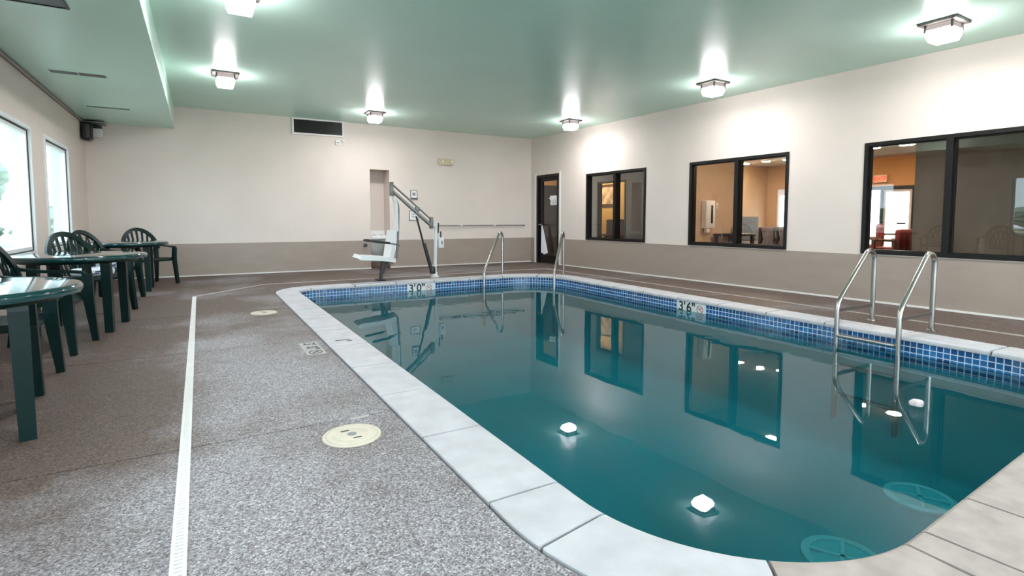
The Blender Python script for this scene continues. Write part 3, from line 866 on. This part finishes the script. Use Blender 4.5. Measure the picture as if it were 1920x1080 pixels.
for x, w, h_, z, lab in ((2.49, 0.045, 0.05, 2.61, 'small white sensor box under the air grille, the larger of two'),
                         (2.60, 0.02, 0.028, 2.645, 'tiny white sensor button under the right end of the air grille')):
    t = thing('wall_sensor', lab, 'sensor', BW(x, 0, z), RZ_B, group='sensors under the grille')
    MB().rbox(-w, w, -0.03, 0, -h_, h_, r=0.006).build('case', M['white_pl'], t)
    MB().box(-w * .5, w * .5, -0.0315, -0.03, -h_ * .3, h_ * .1).build('vent_slot', M['greytext'], t)
t = thing('emergency_light', 'cream emergency light box on the far wall above the pool lift', 'light', BW(4.82, 0, 2.335), RZ_B)
MB().rbox(-0.16, 0.16, -0.07, 0, -0.072, 0.072, r=0.012).build('case', M['cream_pl'], t)
for x in (-0.085, 0.125):
    b = MB(); b.tube([(x, -0.07, 0.01), (x, -0.10, 0.005)], 0.034, 16); hd = b.build('lamp_head', M['cream_pl'], t)
    b = MB(); b.tube([(x, -0.10, 0.005), (x, -0.102, 0.005)], 0.026, 16); b.build('lamp_glass', M['white_pl'], hd)
t = thing('framed_sign', 'small dark-framed notice on the far wall above the lift arm', 'sign', BW(4.085, 0, 1.585), RZ_B)
MB().box(-0.078, 0.078, -0.018, 0, -0.1, 0.1).build('frame', M['darksteel'], t)
MB().box(-0.06, 0.06, -0.0195, -0.018, -0.062, 0.085).build('sheet', M['paper'], t)
MB().box(-0.078, 0.078, -0.03, -0.016, -0.1, -0.075).build('ledge', M['black'], t)
MB().box(-0.035, 0.035, -0.0205, -0.0195, -0.02, 0.05).build('print_block', M['greytext'], t)
t = thing('framed_sign', 'small silver-framed notice partly hidden behind the lift arm', 'sign', BW(4.085, 0, 1.13), RZ_B)
b = MB(); b.box(-0.11, 0.11, -0.015, 0, -0.11, -0.095).box(-0.11, 0.11, -0.015, 0, 0.095, 0.11).box(-0.11, -0.095, -0.015, 0, -0.095, 0.095).box(0.095, 0.11, -0.015, 0, -0.095, 0.095)
b.build('frame', M['darksteel'], t)
MB().box(-0.095, 0.095, -0.01, 0, -0.095, 0.095).build('sheet', M['paper'], t)
for k in range(4): MB().box(-0.06, 0.05 - .02 * (k % 2), -0.011, -0.01, 0.05 - .035 * k, 0.06 - .035 * k).build('print_line', M['greytext'], t)
# pole on wall hooks
t = thing('wall_pole', 'thin grey rescue pole lying on hooks along the far wall', 'pole', BW(5.75, 0, 0.905), RZ_B)
for x0, x1 in ((-1.12, -0.62), (-0.50, 0.23), (0.36, 1.12)):
    MB().tube([(x0, -0.055, 0), (x1, -0.055, 0)], 0.012, 10).build('pole_section', M['darksteel'], t)
MB().tube([(-1.12, -0.055, 0), (1.12, -0.055, 0)], 0.009, 8).build('pole_core', M['white_pl'], t)
for x in (-0.60, -0.52, 0.25, 0.34, 1.10):
    b = MB(); b.tube([(x, 0, 0.0), (x, -0.05, -0.014), (x, -0.07, -0.014), (x, -0.076, 0.01)], 0.008, 8); b.build('hook', M['black_pl'], t)
# drinking fountain in the recess
t = thing('drinking_fountain', 'grey steel drinking fountain standing inside the wall recess', 'fountain', BW(3.337, 0.2, 0), RZ_B)
MB().rbox(-0.19, 0.19, -0.12, 0.24, 0.12, 0.62, r=0.01).build('cabinet', M['darksteel'], t)
MB().rbox(-0.2, 0.2, -0.16, 0.25, 0.62, 0.70, r=0.015).build('basin', M['white_pl'], t)
MB().rbox(-0.2, 0.2, 0.17, 0.25, 0.70, 0.80, r=0.01).build('splash_back', M['white_pl'], t)
for x in (-0.09, 0.07):
    MB().lathe([(0.045, 0.0), (0.045, 0.006), (0.03, 0.008)], n=20).build('bubbler', M['darksteel'], t, (x, -0.02, 0.70))
MB().rbox(-0.17, 0.17, -0.1, 0.2, 0.0, 0.12, r=0.006).build('plinth', M['picframe'], t)
# knob on wall left of recess
t = thing('wall_valve', 'small dark valve knob on the far wall beside the recess', 'valve', BW(3.0, 0, 0.50), RZ_B)
MB().tube([(0, 0, 0), (0, -0.05, 0)], 0.015, 10).build('stem', M['steel'], t)
MB().tube([(0, -0.05, 0), (0, -0.075, 0)], 0.04, 14).build('handwheel', M['black_pl'], t)

# soffit diffusers
def diffuser(x0, x1, y0, y1, label, slots):
    t = thing('ceiling_diffuser', label, 'vent', ((x0 + x1) / 2, (y0 + y1) / 2, SOF), group='diffusers in the soffit')
    w, d = (x1 - x0) / 2, (y1 - y0) / 2
    f = 0.018
    b = MB(); b.box(-w, w, -d, -d + f, -0.008, 0).box(-w, w, d - f, d, -0.008, 0).box(-w, -w + f, -d + f, d - f, -0.008, 0).box(w - f, w, -d + f, d - f, -0.008, 0)
    b.build('frame', M['soffit'] if slots > 1 or d < .1 else M['bronze'], t)
    n = slots; L = (2 * w - 2 * f) / n
    for k in range(n):
        MB().box(-w + f + k * L + .008, -w + f + (k + 1) * L - .008, -d + f, d - f, -0.004, 0).build('slot', M['black'], t)
    return t
diffuser(-1.385, -0.84, 7.57, 7.76, 'linear slot diffuser with two dark slots in the left soffit', 2)
diffuser(-1.37, -0.81, 9.68, 9.84, 'single dark slot diffuser at the far end of the left soffit', 1)
t = diffuser(-1.45, -0.81, 4.85, 5.38, 'large dark square return vent at the top left corner of the picture', 1)
# conduit along the wall
b = MB(); b.tube([(XL + 0.022, YN + .05, SOF - 0.022), (XL + 0.022, 11.3, SOF - 0.022)], 0.016, 8)
tag(b.build('conduit', M['wains']), 'thin painted conduit running along the left wall under the soffit', 'pipe')
# speaker and little box in the corner
t = thing('wall_speaker', 'dark rounded loudspeaker mounted high in the far left corner', 'speaker', (XL + 0.12, 11.12, 2.50))
MB().rbox(-0.10, 0.02, -0.11, 0.13, -0.17, 0.12, r=0.045, seg=4).build('cabinet', M['black_pl'], t)
MB().rbox(0.015, 0.03, -0.09, 0.11, -0.14, 0.10, r=0.006).build('grille', M['ventdark'], t)
MB().tube([(-0.03, 0.1, 0.08), (-0.03, 0.28, 0.1)], 0.018, 8).build('bracket', M['black_pl'], t)
MB().rbox(-0.1, 0.2, -0.05, 0.25, 0.125, 0.145, r=0.004, seg=1).build('shelf', M['darksteel'], t)
t = thing('junction_box', 'small pale box hanging beside the corner loudspeaker', 'box', BW(-1.45, -0.02, 2.50), RZ_B)
MB().rbox(-0.07, 0.085, -0.10, 0.02, -0.075, 0.065, r=0.01).build('case', M['trimwhite'], t)
MB().rbox(-0.09, 0.08, -0.05, 0.02, 0.06, 0.12, r=0.006).build('bracket', M['black_pl'], t)

# ------------------------------------------------------------------ tables and chairs
def table_proto():
    t = thing('round_table', 'x', 'table', group='round green resin tables')
    R = 0.53
    MB().lathe([(R - 0.03, 0.672), (R - 0.006, 0.676), (R, 0.69), (R, 0.706), (R - 0.01, 0.718), (R - 0.022, 0.72), (0.03, 0.72)], n=64).build('table_top', M['green_top'], t)
    MB().lathe([(0.02, 0.65), (R - 0.08, 0.65), (R - 0.06, 0.672), (R - 0.1, 0.674)], n=48).build('apron', M['green'], t)
    for sx in (-1, 1):
        for sy in (-1, 1):
            b = MB()
            q0, q1 = 0.262, 0.275
            for (w0, w1) in ((0.038, 0.032),):
                vs = []
                for z, q, w in ((0.67, q0, w0), (0.62, q0 + .004, w0), (0.0, q1, w1)):
                    for ax_, ay in ((-1, -1), (1, -1), (1, 1), (-1, 1)):
                        vs.append((sx * q + ax_ * w, sy * q + ay * w, z))
                fs = [(0, 1, 2, 3), (8, 9, 10, 11)]
                for i in (0, 4):
                    for j in range(4): fs.append((i + j, i + (j + 1) % 4, i + 4 + (j + 1) % 4, i + 4 + j))
                b.add(vs, fs)
            b.build('leg', M['green'], t)
    return t
tp_ = table_proto(); tp_.location = (-1.07, 3.53, 0); tp_.rotation_euler = (0, 0, math.radians(12.6)); tp_['label'] = 'round dark green resin table nearest the camera'
dup(tp_, (-0.99, 6.44, 0), math.radians(-7), 'round dark green resin table second from the camera, amid the chairs')
dup(tp_, (-0.94, 9.60, 0), 0, 'round dark green resin table farthest away, near the far wall')

def chair_proto(kind):
    """resin armchair facing +x"""
    t = thing('armchair', 'x', 'chair', group='green resin armchairs')
    g = M['green']
    # seat: dished slab with rolled front edge
    nx, ny = 8, 8; vs = []; X0, X1, Yh = -0.21, 0.25, 0.235
    for z_off in (0.0, -0.022):
        for i in range(nx + 1):
            f = i / nx
            for j in range(ny + 1):
                v = j / ny * 2 - 1
                w = Yh * (0.88 + 0.12 * f)
                z = 0.415 + 0.02 * f - 0.018 * (1 - v * v) * math.sin(PI * min(1, f * 1.1)) - 0.05 * max(0, f - 0.86) / 0.14 * 0.8
                vs.append((X0 + (X1 - X0) * f - 0.03 * v * v * f, v * w, z + z_off))
    N1 = (nx + 1) * (ny + 1); fs = []
    for i in range(nx):
        for j in range(ny):
            q = i * (ny + 1) + j
            fs += [(q, q + 1, q + ny + 2, q + ny + 1), (N1 + q, N1 + q + ny + 1, N1 + q + ny + 2, N1 + q + 1)]
    rim = [j for j in range(ny + 1)] + [i * (ny + 1) + ny for i in range(1, nx + 1)] + [nx * (ny + 1) + j for j in range(ny - 1, -1, -1)] + [i * (ny + 1) for i in range(nx - 1, 0, -1)]
    for i, q in enumerate(rim):
        k = rim[(i + 1) % len(rim)]; fs.append((q, k, N1 + k, N1 + q))
    b = MB(); b.add(vs, fs, 0, True); b.build('seat', g, t)
    # back hoop
    def bp(a, r=1.0):           # point on the back surface; a from 0 (left) to PI
        y = 0.262 * r * math.cos(a); z = 0.56 + 0.325 * r * math.sin(a)
        x = -0.215 - 0.11 * (z - 0.42) / 0.46 + 0.05 * (y / 0.26) ** 2
        return Vector((x, y, z))
    hoop = [bp(PI * i / 22) for i in range(23)]
    b = MB(); b.strip(hoop, 0.016, 0.026, (1, 0, 0.2)); b.build('back_hoop', g, t)
    base = lambda y: Vector((-0.205 + 0.03 * (y / .2) ** 2, y, 0.425))
    if kind == 'fan':
        for k in range(9):
            a = PI * (k + 1) / 10
            b = MB(); p = bp(a); q = base(0.165 * math.cos(a))
            b.strip([q, q.lerp(p, .5) + Vector((-.006, 0, 0)), p], [0.010, 0.013, 0.016], 0.005, (0, 1, 0)); b.build('slat', g, t)
    else:
        for k in range(7):
            a = PI * (k + 1) / 8
            for sgn in (-1, 1):
                p = bp(a); q = base(0.17 * math.cos(min(PI, max(0, a + sgn * 0.55))))
                b = MB(); b.strip([q, q.lerp(p, .5), p], 0.0095, 0.0045, (0, 1, 0)); b.build('slat', g, t)
        mid = [bp(a, .62) for a in [PI * i / 12 for i in range(13)]]
        b = MB(); b.strip(mid, 0.008, 0.012, (1, 0, .2)); b.build('back_band', g, t)
    for s_ in (-1, 1):
        # arm: from hoop side forward and down into the front leg
        arm = [Vector((-0.255, s_ * 0.262, 0.665)), Vector((-0.19, s_ * 0.278, 0.635)), Vector((-0.05, s_ * 0.287, 0.612)), Vector((0.12, s_ * 0.287, 0.606)), Vector((0.215, s_ * 0.283, 0.596)), Vector((0.25, s_ * 0.276, 0.56))]
        b = MB(); b.strip(arm, [0.020, 0.026, 0.030, 0.032, 0.032, 0.03], 0.011, (0, 1, 0)); b.build('arm', g, t)
        fl = [Vector((0.25, s_ * 0.272, 0.585)), Vector((0.25, s_ * 0.262, 0.42)), Vector((0.285, s_ * 0.285, 0.0))]
        b = MB(); b.strip(fl, [0.036, 0.040, 0.022], 0.02, (1, 0, 0)); b.build('leg', g, t)
        rl = [Vector((-0.225, s_ * 0.255, 0.66)), Vector((-0.205, s_ * 0.235, 0.42)), Vector((-0.275, s_ * 0.262, 0.0))]
        b = MB(); b.strip(rl, [0.020, 0.038, 0.022], 0.019, (1, 0, 0)); b.build('leg', g, t)
        b = MB(); b.strip([Vector((-0.20, s_ * .225, .40)), Vector((0.24, s_ * .25, .405))], 0.02, 0.01, (0, 0, 1)); b.build('seat_rail', g, t)
    return t
ch_l = chair_proto('lattice'); ch_f = chair_proto('fan')
def put(o, x, y, deg, lab): o.location = (x, y, 0); o.rotation_euler = (0, 0, math.radians(deg)); o['label'] = lab
put(ch_l, -1.12, 5.52, -6, 'green resin armchair between the nearest and second tables, lattice back')
put(ch_f, -0.73, 10.38, -58, 'green resin armchair with fan back facing out beside the far table')
dup(ch_l, (-1.14, 4.40, 0), 0, 'green resin armchair pushed in behind the nearest table')
dup(ch_f, (-1.08, 7.50, 0), math.radians(-38), 'green resin armchair with fan back behind the second table')
dup(ch_l, (-1.08, 8.62, 0), math.radians(-32), 'green resin armchair with tall lattice back between second and far tables')

def towel(x, y, z, deg, lab):
    t = thing('folded_towel', lab, 'towel', (x, y, z), math.radians(deg), group='folded towels on chair seats')
    MB().rbox(-0.12, 0.14, -0.17, 0.17, 0.0, 0.085, r=0.035, seg=4).build('towel_fold', M['towel'], t)
    for k, (y0, y1, z0) in enumerate(((-0.1, 0.04, 0.05), (-0.12, -0.05, 0.03), (0.06, 0.12, 0.045))):
        MB().rbox(0.138, 0.143, y0, y1, z0 - .008, z0 + .008, r=0.002, seg=1).build('print_mark', M['blueprint'], t)
    for k in range(3):
        MB().box(-0.05 + .05 * k, -0.03 + .05 * k, -0.11, 0.1 - .04 * k, 0.084, 0.0858).build('print_mark', M['blueprint'], t)
towel(-1.05, 7.47, 0.425, -38, 'folded white towel with blue print on the chair behind the second table')
towel(-1.04, 8.60, 0.425, -32, 'folded white towel with blue print on the chair before the far table')

# ------------------------------------------------------------------ rooms beyond the right wall
def st(name, bxs, m, label=None):
    b = MB()
    for q in bxs: b.box(*q)
    return tag(b.build(name, m), kind='structure')
st('lobby_floor', [(7.62, 14.1, -3, 13.5, -0.05, 0.0)], M['lobbyfloor'])
st('lobby_ceiling', [(7.6, 14.1, -3, 13.5, 2.5, 2.6)], M['lobbyceil'])
st('lobby_partition_1', [(8.6, 8.7, 7.2, 9.48, 0, 2.5), (8.6, 8.7, 10.43, 13.5, 0, 2.5), (8.6, 8.7, 9.48, 10.43, 1.93, 2.5)], M['taupe'])
st('lobby_doorway_trim', [(8.585, 8.715, 9.44, 9.48, 0, 1.97), (8.585, 8.715, 10.43, 10.47, 0, 1.97), (8.585, 8.715, 9.44, 10.47, 1.93, 1.97)], M['bronze'])
st('lobby_wall_yellow', [(10.2, 10.3, 9.3, 13.5, 0, 2.5)], M['yellow'])
st('lobby_partition_2', [(7.55, 9.56, 7.1, 7.2, 0, 2.5)], M['tan'])
st('lobby_wall_tan', [(9.5, 14.0, 9.45, 9.55, 0, 2.5)], M['tan'])
st('lobby_wall_window', [(13.9, 14.0, 9.10, 9.5, 0, 2.5), (13.9, 14.0, 8.0, 9.10, 0, 0.69), (13.9, 14.0, 8.0, 9.10, 1.74, 2.5), (13.9, 14.0, 7.0, 8.0, 0, 2.5)], M['tan'])
st('lobby_wall_end', [(13.9, 14.0, 5.8, 7.0, 1.82, 2.5), (13.9, 14.0, -3, 5.8, 0, 2.5)], M['orange'])
st('lobby_partition_3', [(8.6, 8.7, -3, 3.615, 0, 2.5)], M['taupe'])
st('lobby_wall_near', [(7.6, 14.1, -3.1, -3, 0, 2.6), (7.0, 10.3, 13.5, 13.6, 0, 2.6)], M['taupe'])
st('corridor_end_wall', [(7.0, 8.6, 11.9, 12.0, 1.95, 2.5)], M['orange'])
st('corridor_shade_panel', [(7.0, 8.6, 11.88, 12.0, 0, 1.95)], M['darkpanel'])  # dark slab standing in for the unlit corridor behind the glass door
# entrance doors in the lobby end wall
t = thing('door_2', None, None, (13.9, 0, 0), kind='structure')
b = MB()
b.box(-0.03, 0.1, 5.8, 7.0, 1.74, 1.82).box(-0.03, 0.1, 6.45, 6.52, 0, 1.74).box(-0.03, 0.1, 6.93, 7.0, 0, 1.74).box(-0.03, 0.1, 5.8, 5.87, 0, 1.74)
b.build('door_frame', M['bronze'], t)
b = MB(); b.box(0.0, 0.05, 5.87, 6.45, 0.0, 0.25).box(0.0, 0.05, 5.87, 5.93, 0.25, 1.74).box(0.0, 0.05, 6.41, 6.45, 0.25, 1.74).box(0.0, 0.05, 5.93, 6.41, 1.68, 1.74)
dl = b.build('door_leaf', M['trimwhite'], t)
MB().box(0.02, 0.026, 5.93, 6.41, 0.25, 1.68).build('pane', M['glass'], dl)
MB().box(-0.01, 0.0, 5.98, 6.16, 0.93, 0.97).build('door_sticker', M['black'], dl)
MB().box(-0.02, 0.05, 5.93, 6.41, 0.68, 0.72).build('push_bar', M['steel'], dl)
MB().box(0.02, 0.026, 6.52, 6.93, 0.0, 1.74).build('pane', M['glass'], t)
t = thing('window_8', None, None, (13.9, 0, 0), kind='structure')
b = MB(); b.box(-.01, .1, 8.0, 9.1, 0.69, 0.74).box(-.01, .1, 8.0, 9.1, 1.70, 1.74).box(-.01, .1, 8.0, 8.04, 0.74, 1.70).box(-.01, .1, 9.06, 9.1, 0.74, 1.70)
b.build('window_frame', M['trimwhite'], t); MB().box(.04, .046, 8.04, 9.06, 0.74, 1.70).build('pane', M['glass'], t)
# exit sign
t = thing('exit_sign', 'glowing orange exit sign over the lobby entrance doors', 'sign', (13.89, 6.53, 2.0))
MB().rbox(-0.04, 0.0, -0.15, 0.15, -0.095, 0.095, r=0.008).build('case', M['cream_pl'], t)
MB().box(-0.045, -0.04, -0.135, 0.135, -0.08, 0.08).build('face', M['exitsign'], t)
o = obj('letters', text_mesh('EXIT', 0.13, 0.001, M['exitletter'], 'letters'), t); orient(o, (-0.047, 0, 0), (0, -1, 0), (0, 0, 1))
# lobby ceiling lamps
def disc_lamp(x, y, lab, r=0.09):
    t = thing('lobby_lamp', lab, 'lamp', (x, y, 2.5), group='round lobby ceiling lamps')
    MB().lathe([(r + .03, 0.0), (r + .03, -0.012), (r, -0.02)], n=24).build('trim_ring', M['trimwhite'], t)
    MB().lathe([(r, -0.018), (r * .9, -0.03), (r * .3, -0.036)], n=24).build('diffuser', M['lobbylamp'], t)
for x, y, lab in ((12.3, 9.0, 'small lit lobby lamp seen left in the middle window'), (12.2, 8.35, 'small lit lobby lamp seen at centre of the middle window'),
                  (12.3, 7.86, 'lit lobby lamp seen at top right of the middle window'), (11.77, 5.11, 'lit round lobby lamp above the entrance doors'),
                  (11.72, 5.68, 'lit lobby lamp at top left of the large right window')):
    disc_lamp(x, y, lab, 0.13 if y < 6 else 0.09)
disc_lamp(9.5, 12.0, 'unseen lobby lamp added to light the yellow wall beyond the first window', 0.12)  # out-of-view lamps added to brighten the lobby rooms
disc_lamp(8.6, 5.6, 'unseen lobby lamp added near the tan partition behind the middle window', 0.12)
# picture and chair by the yellow wall
t = thing('framed_picture', 'sepia picture in a dark frame on the yellow lobby wall', 'picture', (10.2, 12.0, 1.74))
b = MB(); b.box(-0.04, 0, -0.42, 0.42, -0.31, -0.25).box(-0.04, 0, -0.42, 0.42, 0.25, 0.31).box(-0.04, 0, -0.42, -0.36, -0.25, 0.25).box(-0.04, 0, 0.36, 0.42, -0.25, 0.25)
b.build('frame', M['picframe'], t); MB().box(-0.02, 0, -0.36, 0.36, -0.25, 0.25).build('print', M['picture'], t)
def lobby_chair(name, x, y, deg, m, lab, h=0.95):
    t = thing(name, lab, 'chair', (x, y, 0), math.radians(deg))
    MB().rbox(-0.26, 0.28, -0.27, 0.27, 0.36, 0.48, r=0.04).build('seat', m, t)
    MB().rbox(-0.30, -0.18, -0.27, 0.27, 0.46, h, r=0.05).build('backrest', m, t)
    for s_ in (-1, 1):
        MB().rbox(-0.24, 0.24, s_ * .30 - .03, s_ * .30 + .03, 0.60, 0.65, r=0.015).build('armrest', M['picframe'], t)
        for xx in (-0.22, 0.2): MB().frustum(0.02, 0, 0.028, 0.62, cx=xx, cy=s_ * .30).build('leg', M['picframe'], t)
    return t
lobby_chair('lobby_chair', 9.55, 11.05, 200, M['brownfab'], 'brown leather armchair beyond the first lobby window', 1.05)
lobby_chair('lobby_chair', 13.0, 6.35, 120, M['redfab'], 'maroon armchair by the lobby entrance doors', 0.95)
lobby_chair('lobby_chair', 12.2, 5.45, 80, M['redfab'], 'maroon armchair seen through the large right window, nearer the partition', 0.85)
# dispenser on tan partition
t = thing('wall_dispenser', 'white wall dispenser on the tan partition behind the middle window', 'dispenser', (8.53, 7.1, 1.15))
MB().rbox(-0.13, 0.13, -0.13, 0, -0.28, 0.26, r=0.025).build('case', M['white_pl'], t)
MB().rbox(0.0, 0.055, -0.14, -0.12, -0.18, 0.17, r=0.01).build('sight_window', M['black_pl'], t)
MB().rbox(-0.08, 0.0, -0.11, -0.03, -0.36, -0.28, r=0.01).build('nozzle', M['white_pl'], t)
t = thing('light_switch', 'small white switch plate right of the wall dispenser', 'switch', (8.85, 7.1, 1.31))
MB().rbox(-0.03, 0.03, -0.012, 0, -0.06, 0.06, r=0.004).build('plate', M['trimwhite'], t)
MB().rbox(-0.008, 0.008, -0.02, -0.01, -0.015, 0.015, r=0.003).build('toggle', M['cream_pl'], t)
# console table
t = thing('console_table', 'black console table under the tan partition', 'table', (9.05, 6.85, 0))
MB().rbox(-0.36, 0.42, -0.2, 0.2, 0.72, 0.77, r=0.01).build('table_top', M['black_pl'], t)
for sx in (-0.3, 0.36):
    for sy in (-0.16, 0.16): MB().frustum(0.02, 0, 0.028, 0.72, cx=sx, cy=sy).build('leg', M['black_pl'], t)
MB().lathe([(0.05, 0.77), (0.06, 0.84), (0.03, 0.9)], n=16).build('bowl', M['steel'], t, (0.0, 0, 0))
# booth
t = thing('booth_bench', 'slate upholstered booth bench along the tan lobby wall', 'bench', (12.45, 9.1, 0))
MB().rbox(-0.7, 0.75, 0.1, 0.3, 0.3, 1.12, r=0.03).build('backrest', M['greyfab'], t)
MB().rbox(-0.7, 0.75, -0.35, 0.12, 0.3, 0.46, r=0.03).build('seat', M['greyfab'], t)
MB().box(-0.68, 0.73, -0.3, 0.28, 0.0, 0.3).build('plinth', M['picframe'], t)
for k, x in enumerate((11.75, 12.4, 13.05)):
    t = thing('dining_chair', ('mauve dining chair before the booth, leftmost', 'mauve dining chair before the booth, middle one', 'mauve dining chair before the booth, nearest the bright window')[k],
              'chair', (x, 8.2, 0), group='mauve dining chairs at the booth')
    MB().rbox(-0.27, 0.27, -0.26, -0.18, 0.44, 0.86, r=0.03).build('backrest', M['mauve'], t)
    MB().rbox(-0.26, 0.26, -0.24, 0.24, 0.40, 0.47, r=0.03).build('seat', M['mauve'], t)
    for sx in (-.24, .24):
        b = MB(); b.strip([(sx, -0.24, 0.85), (sx, -0.3, 0.6), (sx, -0.22, 0.42), (sx, -0.26, 0.0)], 0.02, 0.015, (1, 0, 0)); b.build('leg', M['black_pl'], t)
        MB().frustum(0.015, 0, 0.02, 0.4, cx=sx, cy=0.2).build('leg', M['black_pl'], t)

# ------------------------------------------------------------------ outdoors
st('ground_outside', [(-80, XL - 0.2, -60, 90, -0.3, -0.12), (14.0, 80, -60, 90, -0.3, -0.12), (XL - 0.2, 14.0, -60, -3.1, -0.3, -0.12)], M['grass'])
def blob_tree(x, y, h, r, lab):
    t = thing('tree', lab, 'tree', (x, y, -0.12), group='pale trees outside the windows')
    MB().tube([(0, 0, 0), (0.05, 0.02, h * .3), (0.0, 0.1, h * .6)], [0.14, 0.1, 0.05], 8).build('trunk', M['bark'], t)
    bm = bmesh.new(); bmesh.ops.create_icosphere(bm, subdivisions=4, radius=1)
    rnd = random.Random(int(x * 31 + y * 17)); ph = [rnd.uniform(0, 6) for _ in range(9)]
    for v in bm.verts:
        c = v.co
        d = 1 + 0.16 * math.sin(5 * c.x + ph[0]) * math.sin(4 * c.y + ph[1]) + 0.12 * math.sin(11 * c.z + ph[2]) * math.sin(9 * c.x + ph[3]) + 0.08 * math.sin(23 * c.y + ph[4]) * math.sin(21 * c.z + ph[5])
        v.co = Vector((c.x * r * d, c.y * r * d, h * .58 + c.z * h * .42 * d))
    me = bpy.data.meshes.new('crown'); bm.to_mesh(me); bm.free(); me.materials.append(M['leaf']); obj('crown', me, t)
for x, y, h, r, lab in ((-9.5, 31, 5.0, 2.2, 'tall pale tree outside seen through the left windows'), (-14, 40, 4.2, 2.4, 'farther rounded tree outside the left windows'),
                        (-4.2, 24, 1.5, 1.3, 'low shrub outside close to the far left window'), (-7.2, 24, 1.3, 1.4, 'low wide shrub outside beyond the left windows'),
                        (-60, 26, 2.6, 5.0, 'broad tree far outside, mirrored in the right window'), (-62, 14, 2.4, 5.0, 'broad pale tree far outside left, beyond the lawn')):
    blob_tree(x, y, h, r, lab)
